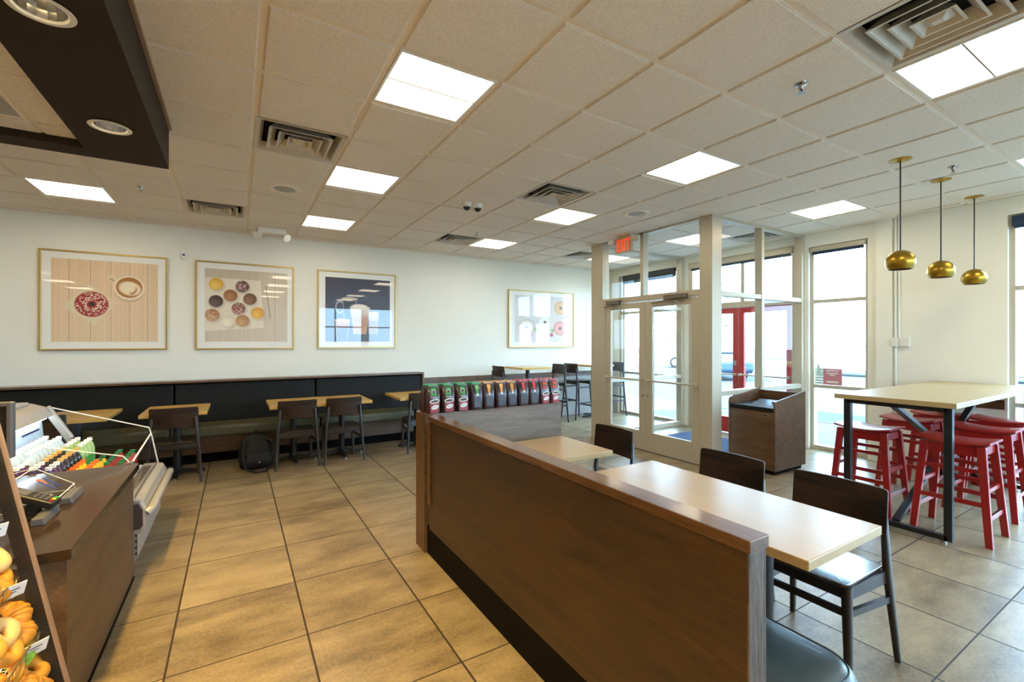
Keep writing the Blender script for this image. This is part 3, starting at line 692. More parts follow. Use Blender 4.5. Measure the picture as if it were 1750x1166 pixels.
# outer red doors in the east wall with a transom
s = MB()
x = 7.03
s.box(x-.05, x+.05, 3.52, 3.58, 0, 2.93).box(x-.05, x+.05, 5.28, 5.36, 0, 2.93).box(x-.05, x+.05, 3.58, 5.28, 2.08, 2.17)
s.box(x-.05, x+.05, 3.58, 5.28, 2.86, 2.93).box(x-.05, x+.05, 4.31, 4.37, 2.17, 2.86)
o = struct(s, 'window_7', 'alu')
MB().box(x-.004, x+.004, 3.57, 5.29, 2.15, 2.88).build('pane', 'window_glass', o)
d3 = leaf('door_3', 7.03, 3.58, 4.425, 2.075, 'red_frame', .09, .27, .09, -.07)
d4 = leaf('door_4', 7.03, 4.435, 5.28, 2.075, 'red_frame', .09, .27, .09, -.07)
for d, y in ((d3, 4.38), (d4, 4.49)):
    MB().tube([(7.05, y, 1.1), (7.12, y, 1.1), (7.12, y, .8), (7.05, y, .8)], .011, 8).build('pull_handle', 'chrome', d)
MB().box(7.0, 7.01, 4.46, 4.51, 1.12, 1.22).build('lock', 'steel', d4, bevel=.004)
t = tag(MB((5.85, 4.4, 0)).box(5.02, 6.55, 3.62, 5.0, 0, .009).build('floor_mat', 'carpet_blue'), 'dark blue carpet mat on the vestibule floor', 'floor mat')
# ================================================================= OUTSIDE
struct(MB().box(7.12, 9.6, -30, 40, -.12, -.03), 'sidewalk', 'concrete')
struct(MB().box(-30, 7.12, -30, -4.12, -.3, -.03), 'pavement', 'concrete')
struct(MB().box(9.6, 9.75, -30, 40, -.2, -.02), 'curb', 'concrete')
struct(MB().box(9.75, 90, -60, 90, -.3, -.15), 'parking_lot', 'asphalt')
struct(MB().box(33, 36, -60, 90, -.15, .0), 'grass_verge', 'grass')
def car(name, x, y, rz, m, label, kind='sedan', s=1):
    t = thing(name, label, 'car', (x, y, -.15), rz)
    if kind == 'sedan':
        body = [(-2.25, .3), (-2.3, .6), (-2.2, .85), (-1.5, .95), (-.9, 1.0), (.9, .98), (1.9, .84), (2.25, .62), (2.3, .35), (2.2, .25), (-2.15, .25)]
        cab = [(-1.7, .93), (-1.0, 1.38), (-.3, 1.45), (.4, 1.4), (1.25, .93)]
    else:
        body = [(-2.3, .4), (-2.35, .8), (-2.3, 1.1), (-.9, 1.15), (1.0, 1.15), (2.1, 1.02), (2.35, .8), (2.35, .45), (2.2, .32), (-2.2, .32)]
        cab = [(-2.25, 1.1), (-2.05, 1.68), (-1.0, 1.78), (.3, 1.74), (1.1, 1.12)]
    q = MB(); w = .88
    R = lambda pts, f: [[(a, sy*w*f(b), b) for a, b in pts] for sy in (-1, 1)]
    q.loft([[(a, sy*w, b) for a, b in body] for sy in (-1, 1)], 0)
    q.loft([[(a, sy*w*(1-.22*max(0, (b-1)/.6)), b) for a, b in cab] for sy in (-1, 1)], 0)
    q.build('body', m, t, bevel=.06, seg=3)
    gz = MB(); cx = sum(p[0] for p in cab)/len(cab); cz = sum(p[1] for p in cab)/len(cab)
    ins = [(cx+(a-cx)*.84, cz+(b-cz)*.72+.02) for a, b in cab]
    for sy in (-1, 1): gz.loft([[(a, sy*(w*(1-.22*max(0, (b-1)/.6))+e), b) for a, b in ins] for e in (.004, .012)], 0)
    a, b = cab[-1], cab[-2]; gz.loft([[(a[0]-.02+e, -w*.78, a[1]+.06), (a[0]-.02+e, w*.78, a[1]+.06), (b[0]+.1+e, w*.66, b[1]-.06), (b[0]+.1+e, -w*.66, b[1]-.06)] for e in (.04, .06)], 0)
    gz.build('windows', 'car_glass', t)
    for sx in (-1.42, 1.42):
        for sy in (-1, 1):
            wh = MB().cyl((sx, sy*.70, .34), (sx, sy*.90, .34), .34, seg=24).build('wheel', 'tyre', t, bevel=.03)
            MB().cyl((sx, sy*.895, .34), (sx, sy*.912, .34), .21, seg=16).build('hubcap', 'steel', wh)
    return t
car('car', 25, 18.2, 2.0, 'car_white', 'white sedan parked outside, seen through the right glass door')
car('car', 19.0, 13.3, -2.2, 'car_blue', 'dark blue SUV outside left of the red door post', 'suv')
car('car', 25.5, 10.2, -1.6, 'car_white', 'white van outside right of the red door post', 'suv')
car('car', 27, 4.6, -1.5, 'car_silver', 'pale sedan parked outside above the window poster')
car('car', 31, 8.6, -1.5, 'car_white', 'white car outside beside the east wall column')
def tree(x, y, h, r, label):
    t = thing('tree', label, 'tree', (x, y, -.15), 0, 'trees beyond the parking lot')
    MB().tube([(0, 0, 0), (.1, 0, h*.3), (0, .1, h*.6)], [.22, .16, .1], 8).build('trunk', 'bark', t)
    f = MB(); rg = random.Random(int(x*7+y))
    for k in range(520):
        a, b, q = rg.uniform(0, 6.28), rg.uniform(-1, 1), rg.uniform(.55, 1)
        c = Vector((r*q*math.cos(a)*math.sqrt(1-b*b), r*q*math.sin(a)*math.sqrt(1-b*b), h*.62+h*.36*q*b))
        d = Vector((rg.uniform(-1, 1), rg.uniform(-1, 1), rg.uniform(-1, 1))).normalized(); e = d.orthogonal().normalized(); s = rg.uniform(.2, .42)
        f.add([c+d*s, c+e*s*.6, c-d*s, c-e*s*.6], [(0, 1, 2, 3)])
    f.build('foliage', 'leaf', t)
tree(36, 26, 7.5, 3.2, 'leafy green tree outside behind the white sedan')
tree(44, 35, 6, 3, 'far tree seen through the left glass door')
tree(52, 14, 6, 2.4, 'small pale tree outside beyond the parked cars')
# ================================================================= FURNITURE
# ---- dark wooden chair; local +y is the way the sitter faces
def chair(label, loc, rz, group):
    t = thing('dining_chair', label, 'chair', (*loc, 0), rz, group)
    # seat
    s = MB(); pts = []
    out = rrect(0, .005, .40, .39, .035, 4)
    top = [(x, y, .452-.008*(1-(x/.2)**2)) for x, y in out]; bot = [(x*.97, y*.97, .436-.006*(1-(x/.2)**2)) for x, y in out]
    s.loft([bot, top]); s.build('seat', 'chair_seat', t, bevel=.003)
    # curved backrest
    b = MB(); rr = []
    for u in (-1, -.985, -.95, -.9, -.75, -.5, -.25, 0, .25, .5, .75, .9, .95, .985, 1):
        x = .215*u; yb = -.165-.030*(1-u*u); cr = {1: .014, .985: .006, .95: .0015}.get(abs(u), 0)
        z0, z1 = .60+cr, .817-cr
        rr.append([(x, yb, z0), (x, yb+.014, z0), (x, yb+.014-.02, z1), (x, yb-.02, z1)])
    b.loft(rr); b.build('backrest', 'chair_wood', t, smooth=True, bevel=.003)
    for sx in (-1, 1):
        # rear leg: straight round stile leaning, splayed
        MB().loft([rrv((sx*.240, -.212, 0), .026, .026), rrv((sx*.213, -.168, .43), .034, .040), rrv((sx*.190, -.196, .70), .026, .024), rrv((sx*.189, -.198, .712), .014, .012)]).build('leg', 'chair_leg', t, smooth=True, angle=50)
        MB().loft([rrv((sx*.195, .178, 0), .028, .028), rrv((sx*.180, .160, .435), .042, .042)]).build('leg', 'chair_leg', t, smooth=True, angle=50)
    MB().box(-.165, .165, .148, .168, .375, .434).build('seat_rail', 'chair_leg', t, bevel=.002)
    MB().box(-.195, .195, -.172, -.152, .375, .434).build('seat_rail', 'chair_leg', t, bevel=.002)
    for sx in (-1, 1): MB().beam((sx*.205, -.165, .405), (sx*.182, .155, .405), .02, .058).build('seat_rail', 'chair_leg', t)
    q = MB().beam((-.183, .165, .315), (.183, .165, .315), .018, .03)
    q.build('stretcher', 'chair_leg', t)
    for sx in (-1, 1): MB().beam((sx*.218, -.178, .30), (sx*.186, .163, .315), .018, .03).build('stretcher', 'chair_leg', t)
    return t
def rrv(c, w, d, n=3):
    return [(x, y, c[2]) for x, y in rrect(c[0], c[1], w, d, min(w, d)*.35, n)]
ch = chair('dark wooden chair nearest the camera at the long blond table', (2.49, 1.14), PI/2, 'dark wooden dining chairs')
for x, y, rz, l in ((2.49, 1.735, PI/2, 'dark wooden chair at the far end of the long foreground table, beside the nearest chair'), (2.49, 2.775, PI/2, 'dark wooden chair at the small square table behind the partition'),
    (-.56, 6.2, 0, 'dark wooden chair at the booth table just beyond the cooler'), (.64, 6.2, 0, 'dark wooden booth chair beside the black backpack'), (1.17, 6.2, .03, 'dark wooden booth chair right of the one by the backpack'),
    (2.23, 6.2, 0, 'dark wooden booth chair partly hidden by the corner of the partition'), (-1.62, 6.2, 0, 'dark wooden chair seen through the cooler glass at the leftmost table')):
    copy_tree(ch, (x, y, 0), rz, l)
# ---- pedestal tables
def top_mb(w, d, z0, z1): return MB().box(-w/2, w/2, -d/2, d/2, z0, z1)
def ped(t, x, y, z, r=.038, foot=.27):
    MB().cyl((x, y, .03), (x, y, z), r, seg=20).build('column', 'black_metal', t, smooth=True)
    q = MB()
    for a in range(4):
        c, s_ = math.cos(a*PI/2), math.sin(a*PI/2)
        q.beam((x, y, .05), (x+c*foot, y+s_*foot, .025), .06, .045, w2=.05, h2=.02)
    q.cyl((x, y, .02), (x, y, .075), .055, seg=20); q.build('base', 'black_metal', t, bevel=.004)
    for a in range(4):
        c, s_ = math.cos(a*PI/2), math.sin(a*PI/2)
        MB().cyl((x+c*foot*.95, y+s_*foot*.95, 0), (x+c*foot*.95, y+s_*foot*.95, .018), .014, seg=10).build('glide', 'steel', t)
    MB().box(x-.13, x+.13, y-.03, y+.03, z-.015, z).box(x-.03, x+.03, y-.13, y+.13, z-.015, z).build('top_plate', 'black_metal', t)
def table(label, x, y, w, d, h, m, peds, th=.038, group='blond wood pedestal tables'):
    t = thing('pedestal_table', label, 'table', (x, y, 0), 0, group)
    top_mb(w, d, h-th, h).build('tabletop', m, t, bevel=.004)
    for px_, py_ in peds: ped(t, px_, py_, h-th)
    return t
table('long blond table in the foreground with two chairs', 2.03, 1.45, .60, 1.24, .75, 'maple_y', [(-.02, -.30), (-.02, .32)])
table('small square blond table behind the partition with one chair', 2.0, 2.70, .60, .60, .75, 'maple_y', [(.1, 0)])
table('yellow blond booth table just beyond the cooler with one chair', -.57, 6.47, .60, .76, .75, 'blond', [(0, -.02)])
table('double width booth table with two chairs beside the backpack', .945, 6.47, 1.20, .76, .75, 'blond', [(-.31, -.02), (.28, -.02)])
table('booth table partly hidden behind the coffee bags', 2.22, 6.47, .60, .76, .75, 'blond', [(0.05, -.02)])
table('leftmost booth table seen through the cooler glass', -1.42, 6.47, .60, .76, .75, 'blond', [(0, -.02)])
ta = table('tall bar table by the back wall below the bagel print', 4.58, 6.99, .62, .62, 1.06, 'blond', [(0, 0)], group='tall tables in the back corner')
table('tall bar table in the back corner behind the door post', 6.18, 7.02, .56, .62, 1.06, 'blond', [(0, 0)], group='tall tables in the back corner')
# ---- dark bar stools with low backs, facing local +y
def barstool(label, loc, rz):
    t = thing('bar_stool', label, 'bar stool', (*loc, 0), rz, 'dark bar stools in the back corner')
    out = rrect(0, .01, .38, .36, .03); MB().loft([[(x, y, .745) for x, y in out], [(x, y, .76) for x, y in out]]).build('seat', 'chair_seat', t)
    b = MB(); rr = []
    for k in range(11):
        u = -1+.2*k; x = .205*u; yb = -.16-.03*(1-u*u); rr.append([(x, yb, .905), (x, yb+.013, .905), (x, yb-.012, 1.09), (x, yb-.025, 1.09)])
    b.loft(rr); b.build('backrest', 'chair_wood', t, smooth=True)
    for sx in (-1, 1):
        MB().loft([rrv((sx*.225, -.23, 0), .026, .026), rrv((sx*.195, -.165, .74), .034, .036), rrv((sx*.185, -.19, 1.0), .024, .022)]).build('leg', 'chair_leg', t)
        MB().loft([rrv((sx*.205, .21, 0), .026, .026), rrv((sx*.175, .165, .745), .036, .036)]).build('leg', 'chair_leg', t)
    MB().box(-.17, .17, .15, .17, .68, .745).build('seat_rail', 'chair_leg', t); MB().box(-.18, .18, -.17, -.15, .68, .745).build('seat_rail', 'chair_leg', t)
    for z in (.62, .32):
        for sx in (-1, 1):
            k = 1-z/.745; MB().beam((sx*(.195+.03*k), -.165-.065*k, z), (sx*(.175+.03*k), .165+.045*k, z), .018, .028).build('stretcher', 'chair_leg', t)
    MB().beam((-.195, .195, .25), (.195, .195, .25), .02, .03).build('footrest', 'chair_leg', t)
    MB().beam((-.21, -.2, .38), (.21, -.2, .38), .02, .03).build('stretcher', 'chair_leg', t)
    return t
bs = barstool('dark bar stool left of the tall table below the bagel print', (4.13, 6.98), -PI/2)
for x, y, rz, l in ((5.12, 6.98, PI/2, 'dark bar stool right of the tall table below the bagel print'), (5.83, 7.08, -PI/2, 'dark bar stool standing left of the vestibule post'), (6.62, 6.98, PI/2, 'dark bar stool seen through the left glass door')):
    copy_tree(bs, (x, y, 0), rz, l)
# ---- communal bar table
t = thing('communal_table', 'high communal bar table with black steel frame among red stools', 'table', (5.715, 1.5525, 0))
MB().box(-1.215, 1.215, -.3975, .3975, 1.03, 1.07).build('tabletop', 'bar_top', t, bevel=.003)
for sx in (-1, 1):
    q = MB(); x = sx*1.12
    for y in (-.33, .33): q.box(x-.025, x+.025, y-.025, y+.025, .02, 1.03)
    q.box(x-.025, x+.025, -.33, .33, .02, .06).box(x-.025, x+.025, -.33, .33, .99, 1.03)
    q.build('leg_frame', 'black_metal', t, bevel=.003)
    for y in (-.3, .3): MB().cyl((x, y, 0), (x, y, .02), .02, seg=12).build('glide', 'steel', t)
MB().beam((-1.10, 0, .06), (1.10, 0, 1.0), .05, .03).build('brace', 'black_metal', t)
MB().beam((-1.10, .012, 1.0), (1.10, .012, .06), .05, .03).build('brace', 'black_metal', t)
MB().box(-1.1, 1.1, -.02, .02, 1.01, 1.03).build('top_rail', 'black_metal', t)
# ---- red saddle stools; long side along local y
def redstool(label, loc, rz):
    t = thing('bar_stool', label, 'bar stool', (*loc, 0), rz, 'red saddle stools at the communal table')
    s = MB(); rr = []
    for k in range(15):
        u = -1+2*k/14; y = .215*u; z = .735+.022*u*u; hw = .178-.012*abs(u)**4
        rr.append([(-hw, y, z-.008), (hw, y, z-.008), (hw+.002, y, z+.004), (hw-.01, y, z+.010), (-hw+.01, y, z+.010), (-hw-.002, y, z+.004)])
    s.loft(rr); s.build('seat', 'red_paint', t, smooth=True, angle=50)
    L = {}
    for sx in (-1, 1):
        for sy in (-1, 1):
            f, tp = (sx*.205, sy*.222, 0), (sx*.145, sy*.165, .73)
            q = MB(); q.loft([[(f[0]+a*.017, f[1]+b*.021, 0) for a, b in ((-1, -1), (1, -1), (1, 1), (-1, 1))], [(tp[0]+a*.019, tp[1]+b*.026, .728) for a, b in ((-1, -1), (1, -1), (1, 1), (-1, 1))]])
            q.build('leg', 'red_paint', t, bevel=.003)
            L[sx, sy] = lambda z, f=f, tp=tp: (f[0]+(tp[0]-f[0])*z/.73, f[1]+(tp[1]-f[1])*z/.73, z)
    a = MB()
    for sx in (-1, 1): a.beam(L[sx, -1](.685), L[sx, 1](.685), .018, .075)
    for sy in (-1, 1): a.beam(L[-1, sy](.69), L[1, sy](.69), .018, .06)
    a.build('apron', 'red_paint', t)
    for sx in (-1, 1):
        MB().beam(L[sx, -1](.54), L[sx, 1](.54), .016, .03).build('stretcher', 'red_paint', t)
        MB().beam(L[sx, -1](.30), L[sx, 1](.30), .018, .034).build('stretcher', 'red_paint', t)
    for sy in (-1, 1):
        MB().beam(L[-1, sy](.40), L[1, sy](.40), .018, .03).build('stretcher', 'red_paint', t)
        q = L[-1, sy](.20), L[1, sy](.20)
        MB().beam(*q, .02, .03).build('footrest', 'red_paint', t)
        MB().beam(Vector(q[0])+Vector((.03, 0, .017)), Vector(q[1])+Vector((-.03, 0, .017)), .018, .004).build('foot_plate', 'steel', t)
    return t
rs = redstool('red saddle stool nearest the camera at the front corner of the table', (4.95, 1.26), 0)
for x, y, rz, l in ((4.97, 1.87, 0, 'red saddle stool nearest the bright window, left end of the table'), (5.84, 1.83, 0, 'red saddle stool on the window side, second from the left'), (6.52, 1.80, .05, 'red saddle stool in the far corner by the wall, window side'),
    (5.78, 1.29, 0, 'red saddle stool behind the nearest one on the near side'), (6.50, 1.34, -.04, 'red saddle stool on the near side by the wall, at the right edge')):
    copy_tree(rs, (x, y, 0), rz, l)
# ---- trash cabinet
t = thing('trash_cabinet', 'wood laminate trash cabinet with black tray top by the vestibule', 'trash bin', (5.53, 3.13, 0))
for s_ in (-1, 1):
    y = s_*.285; side = [(-.33, .05), (-.33, .80), (-.32, .83), (-.28, .845), (.33, .93), (.33, .05)]
    MB().prism(side, 'y', min(y, y-s_*.022), max(y, y-s_*.022)).build('side_panel', 'bin_wood', t, bevel=.003)
MB().box(-.325, -.305, -.262, .262, .05, .715).build('door', 'bin_wood', t, bevel=.002)
pl = MB().box(-.330, -.325, -.215, -.125, .655, .69).build('latch', 'steel', t, bevel=.002)
MB().box(-.332, -.330, -.195, -.145, .667, .678).build('latch_slot', 'dark_void', pl)
MB().box(.31, .33, -.262, .262, .05, .90).build('back_panel', 'bin_wood', t)
q = MB().box(-.335, -.12, -.262, .262, .72, .765).box(.14, .31, -.262, .262, .72, .765).box(-.12, .14, -.262, -.15, .72, .765).box(-.12, .14, .15, .262, .72, .765)
q.build('top', 'vinyl_black', t, bevel=.004)
MB().beam((-.10, 0, .745), (.12, 0, .80), .30, .012).build('flap', 'black_metal', t)
MB().box(-.30, .30, -.25, .25, 0, .05).build('plinth', 'black_base', t)
tag(MB((5.62, 3.0, .79)).lathe([(.001, .788), (.09, .79), (.10, .80), (.104, .802), (.09, .806), (.001, .808)], c=(5.62, 3.0, 0), seg=24).build('lid', 'steel', smooth=True), 'round silver lid lying on the trash cabinet top', 'lid')
# ---- booth bench along the back wall
t = thing('booth_bench', 'long black and olive upholstered booth bench along the back wall', 'bench', (-.6, 7.1, 0))
bx0, bx1 = -4.1, 3.27
W = [-4.08, -2.0+.0, -.055-.02, 1.61, 3.25]   # panel joints, local
MB().box(bx0, bx1, .27, .33, .0, .985).build('back_frame', 'walnut_x', t)
MB().box(bx0, bx1, .10, .345, .985, 1.012).box(bx1-.03, bx1, .10, .27, .46, .985).build('cap_rail', 'cap_wood', t, bevel=.003)
for a, b in zip(W, W[1:]):
    q = MB(); q.loft([[(a+.006, .11, .46), (b-.006, .11, .46), (b-.006, .27, .46), (a+.006, .27, .46)], [(a+.006, .16, .975), (b-.006, .16, .975), (b-.006, .27, .975), (a+.006, .27, .975)]])
    q.build('back_cushion', 'vinyl_black', t, bevel=.02, seg=3)
    MB().box(a+.004, b-.004, -.33, .13, .33, .47).build('seat_cushion', 'vinyl_olive', t, bevel=.035, seg=4)
MB().box(bx0, bx1, -.27, .27, .13, .33).build('seat_box', 'walnut_x', t)
MB().box(bx0, bx1, -.20, .27, .0, .13).build('kick', 'black_base', t)
# ---- backpack
t = thing('backpack', 'black backpack slumped on the floor under the double booth table', 'bag', (.22, 6.36, 0), .1)
t.scale = (1, 1, .87)
q = MB(); rr = []
for z, w_, d_, oy in ((0, .15, .10, 0), (.02, .19, .135, 0), (.12, .20, .15, -.01), (.24, .185, .14, 0), (.34, .155, .115, .02), (.41, .11, .08, .05), (.44, .05, .04, .06)):
    rr.append([(x+.012*math.sin(7*z*9+x*30), y+oy+.01*math.sin(x*40+z*20), z) for x, y in rrect(0, 0, w_*2, d_*2, min(w_, d_)*.8, 5)])
q.loft(rr); q.build('bag_body', 'backpack_cloth', t, smooth=True, angle=70)
q = MB(); rr = []
for z, w_, d_ in ((.03, .12, .02), (.05, .145, .06), (.15, .145, .07), (.23, .12, .03)): rr.append([(x, y-.14, z) for x, y in rrect(0, 0, w_*2, d_*2, .02, 3)])
q.loft(rr); q.build('front_pocket', 'backpack_cloth', t, smooth=True, angle=60)
for s_ in (-1, 1): MB().tube([(s_*.06, .02, .42), (s_*.15, -.12, .36), (s_*.17, -.19, .22), (s_*.14, -.21, .04), (s_*.05, -.30, .008), (-s_*.06, -.33, .01)], .013, 6).build('strap', 'backpack_cloth', t)
MB().tube([(-.04, .06, .43), (0, .06, .49), (.04, .06, .43)], .01, 6).build('handle', 'backpack_cloth', t)
MB().box(-.012, .012, -.222, -.2, .10, .12).build('buckle', 'steel', t, bevel=.004)
# ================================================================= PARTITION, DISPLAY LEDGE, BENCH BEHIND
t = thing('partition', 'low dark walnut half wall running down the middle of the room', 'partition', (1.2, 1.9, 0))
MB((1.2, 1.9, 0)).box(1.172, 1.238, .77, 3.055, .20, .965).build('panel', 'walnut', t)
MB((1.2, 1.9, 0)).box(1.160, 1.25, .70, 3.075, .965, 1.0).build('cap_rail', 'cap_wood', t, bevel=.003)
MB((1.2, 1.9, 0)).box(1.164, 1.246, .705, .775, 0, .965).build('end_post', 'walnut_z', t, bevel=.004)
MB((1.2, 1.9, 0)).box(1.161, 1.166, .71, .80, 0.2, .965).build('edge_stile', 'walnut', t)
MB((1.2, 1.9, 0)).box(1.160, 1.172, 3.02, 3.05, .38, .965).build('edge_strip', 'cap_wood', t)
MB((1.2, 1.9, 0)).box(1.185, 1.238, .775, 3.13, 0, .20).build('kick', 'black_base', t)
t = thing('display_ledge', 'grey oak ledge wall carrying the row of coffee bags', 'partition', (1.8, 3.225, 0))
MB((1.8, 3.225, 0)).box(1.168, 2.40, 3.135, 3.315, 0, .985).build('panel', 'grey_oak', t)
MB((1.8, 3.225, 0)).box(1.166, 1.170, 3.133, 3.317, 0, .985).build('end_panel', 'walnut_x', t)
MB((1.8, 3.225, 0)).box(1.166, 2.402, 3.133, 3.317, .985, 1.0).build('top_cap', 'cap_wood', t)
t = thing('bench_seat', 'teal leather bench seat behind the walnut partition', 'bench', (1.5, 1.9, 0))
b = MB((1.5, 1.9, 0)); rr = []
for z_, e in ((.34, .02), (.345, .004), (.36, 0), (.42, 0), (.445, .008), (.462, .026), (.470, .055), (.474, .12)):
    rr.append([(x, y, z_) for x, y in rrect(1.515, 1.88, .53-2*e, 2.45-2*e, .13-min(e, .1), 8)])
b.loft(rr).build('cushion', 'vinyl_teal', t, smooth=True, angle=60)
MB((1.5, 1.9, 0)).tube([(x, y, .4625) for x, y in rrect(1.515, 1.88, .478, 2.398, .105, 8)[16:]+rrect(1.515, 1.88, .478, 2.398, .105, 8)[:12]], .0028, 6).build('piping', 'stitch', t)
MB((1.5, 1.9, 0)).box(1.27, 1.70, .76, 3.1, .0, .34).build('seat_box', 'walnut', t)
MB((1.5, 1.9, 0)).box(1.252, 1.30, .80, 3.1, .47, .95).build('back_cushion', 'vinyl_teal', t, bevel=.015)
# ---- coffee bags
def bag(loc, rz, colr, front, label):
    t = thing('coffee_bag', label, 'coffee bag', (*loc, 1.0), rz, 'coffee bags on the ledge')
    w_, d_, h = .051, .036, .185
    q = MB(); rr = []
    for z, a, b in ((0, .95, .95), (.008, 1, 1), (.08, 1.0, 1.04), (.13, .97, .85), (.165, .93, .45), (.185, .92, .16), (.2, .92, .12)):
        rr.append([(x*(1+.02*math.sin(z*90+y*80)), y, z) for x, y in rrect(0, 0, 2*w_*a, 2*d_*b, min(w_*a, d_*b)*.45, 2)])
    q.loft(rr); q.build('pouch', 'bag_foil', t, smooth=True, angle=50)
    f = lambda z: -(d_*(1.04 if z < .1 else 1.04-(z-.1)*7.5) + .0015)
    def patch(name, m, pts, e=0): MB().loft([[(x, f(z)-e-k, z) for x, z in pts] for k in (0, .0012)]).build(name, m, t)
    band = [(-.022, .125), (.022, .125), (.026, .15), (.026, .168), (.026, .183), (-.026, .183), (-.026, .168), (-.026, .15)]
    MB().box(-.036, .036, -.008, .008, .196, .206).build('tin_tie', colr, t)
    if front:
        for z0, z1 in ((.138, .152), (.152, .168), (.168, .182)): pass
        n = 5; q = MB(); zz = [.128+.056*k/n for k in range(n+1)]
        q.loft([[(-.02, f(z)-.001, z), (.02, f(z)-.001, z), (.02, f(z)+.002, z), (-.02, f(z)+.002, z)] for z in zz]); q.build('band', colr, t)
        ang = math.atan2(7.5, 1)
        q = MB().cyl((0, f(.155)-.004, .155), (0, f(.155)+.002, .155), .016, seg=20); q.build('emblem_ring', 'label_white' if colr != 'bag_red' else 'bag_orange', t)
        MB().cyl((0, f(.155)-.006, .155), (0, f(.155)+.002, .155), .012, seg=20).build('emblem', 'coffee', t)
        MB().box(-.024, .024, f(.11)-.004, f(.11), .1165, .1195).build('script_line', 'label_white', t)
        MB().prism([(-.033, .082), (-.028, .004), (.034, .004), (.038, .088)], 'y', f(.05)-.004, f(.05)).build('cup_print', 'cup_red', t)
        c0 = MB(); c0.loft([[(.002+.037*math.cos(a)*k, f(.09)-e, .088+.016*math.sin(a)*k+.003*math.cos(a)) for a in [2*PI*i/20 for i in range(20)]] for e, k in ((.001, 1), (.006, 1))]); c0.build('cup_rim', 'label_white', t)
        c0 = MB(); c0.loft([[(.002+.030*math.cos(a)*k, f(.09)-e, .088+.009*math.sin(a)*k+.003*math.cos(a)) for a in [2*PI*i/20 for i in range(20)]] for e, k in ((.001, 1), (.0075, 1))]); c0.build('coffee_print', 'coffee', t)
        c0 = MB(); c0.loft([[(.005+.027*math.cos(a)*k, f(.05)-e, .045+.016*math.sin(a)*k+.005*math.cos(a)) for a in [2*PI*i/20 for i in range(20)]] for e, k in ((.001, 1), (.0055, 1))]); c0.build('label_oval', 'label_white', t)
        sc = MB(); sc.tube([(.004+.0045*i-.019, f(.05)-.0065, .043+.005*math.sin(i*1.9)+.001*i) for i in range(10)], .0012, 5); sc.build('script', 'cup_red', t)
    else:
        q = MB(); n = 5; zz = [.118+.07*k/n for k in range(n+1)]
        q.loft([[(-.006-.010*k/n, f(z)-.001, z), (.006+.010*k/n, f(z)-.001, z), (.006+.010*k/n, f(z)+.002, z), (-.006-.010*k/n, f(z)+.002, z)] for k, z in enumerate(zz)]); q.build('band', colr, t)
        MB().cyl((0, f(.115)-.003, .115), (0, f(.115)+.003, .115), .009, seg=16).build('seal', 'label_white', t)
        MB().box(-.028, .028, f(.05)-.002, f(.05), .02, .10).build('text_panel', 'bag_dark', t)
    return t
D = {'bag_green': 'green', 'bag_orange': 'orange', 'bag_red': 'red'}
rowspec = [(745, 'bag_green', 1), (767, 'bag_green', 1), (789, 'bag_green', 1), (811, 'bag_green', 0), (830, 'bag_orange', 0), (850, 'bag_orange', 0), (867, 'bag_orange', 0), (886, 'bag_red', 0), (903, 'bag_red', 0), (920, 'bag_red', 1), (937, 'bag_red', 1)]
BX = [1.245, 1.362, 1.478, 1.60, 1.705, 1.818, 1.918, 2.03, 2.135, 2.24, 2.345]
BL = ['green-banded coffee bag with cup picture at the left end of the ledge', 'green-banded coffee bag with cup picture, second from the left end', 'green-banded coffee bag with cup picture, third from the left end', 'green-banded coffee bag turned back to front beside the cup pictures',
 'orange-banded coffee bag next to the green-banded ones', 'orange-banded coffee bag, middle one of three', 'orange-banded coffee bag next to the red-banded ones', 'red-banded coffee bag turned back to front beside the orange ones', 'red-banded coffee bag turned back to front beside the red cup pictures',
 'red coffee bag with cup picture, second from the right end', 'red coffee bag with cup picture at the right end of the ledge']
BB = ['green-topped bag in the back row behind the leftmost bag', 'green-topped bag in the back row behind the second bag', 'green-topped bag in the back row behind the third bag', 'green-topped bag in the back row beside the orange-topped ones',
 'orange-topped bag in the back row next to the green-topped ones', 'orange-topped bag in the middle of the back row', 'orange-topped bag in the back row next to the red-topped ones', 'red-topped bag in the back row next to the orange-topped ones',
 'red-topped bag in the back row, third from the right end', 'red-topped bag in the back row, second from the right end', 'red-topped bag at the right end of the back row']
for k, ((u, c, fr), x, l) in enumerate(zip(rowspec, BX, BL)):
    o = bag((x, 3.18), random.uniform(-.12, .02), c, fr, l)
    copy_tree(o, (x-.004+random.uniform(-.006, .006), 3.268, 1.0), random.uniform(-.1, .1), BB[k])
# ================================================================= COUNTER, COOLER, PASTRY CASE
o = (-.85, 3.1, 0)
t = thing('service_counter', 'low wood counter with speckled brown stone top at left', 'counter', o)
MB(o).box(-1.35, -.56, 2.41, 3.76, .02, .70).build('cabinet', 'bin_wood', t)
MB(o).box(-1.35, -.556, 2.405, 3.76, 0, .02).build('plinth', 'black_base', t)
MB(o).box(-1.35, -.533, 2.345, 3.77, .70, .74).build('countertop', 'counter_stone', t, bevel=.002)
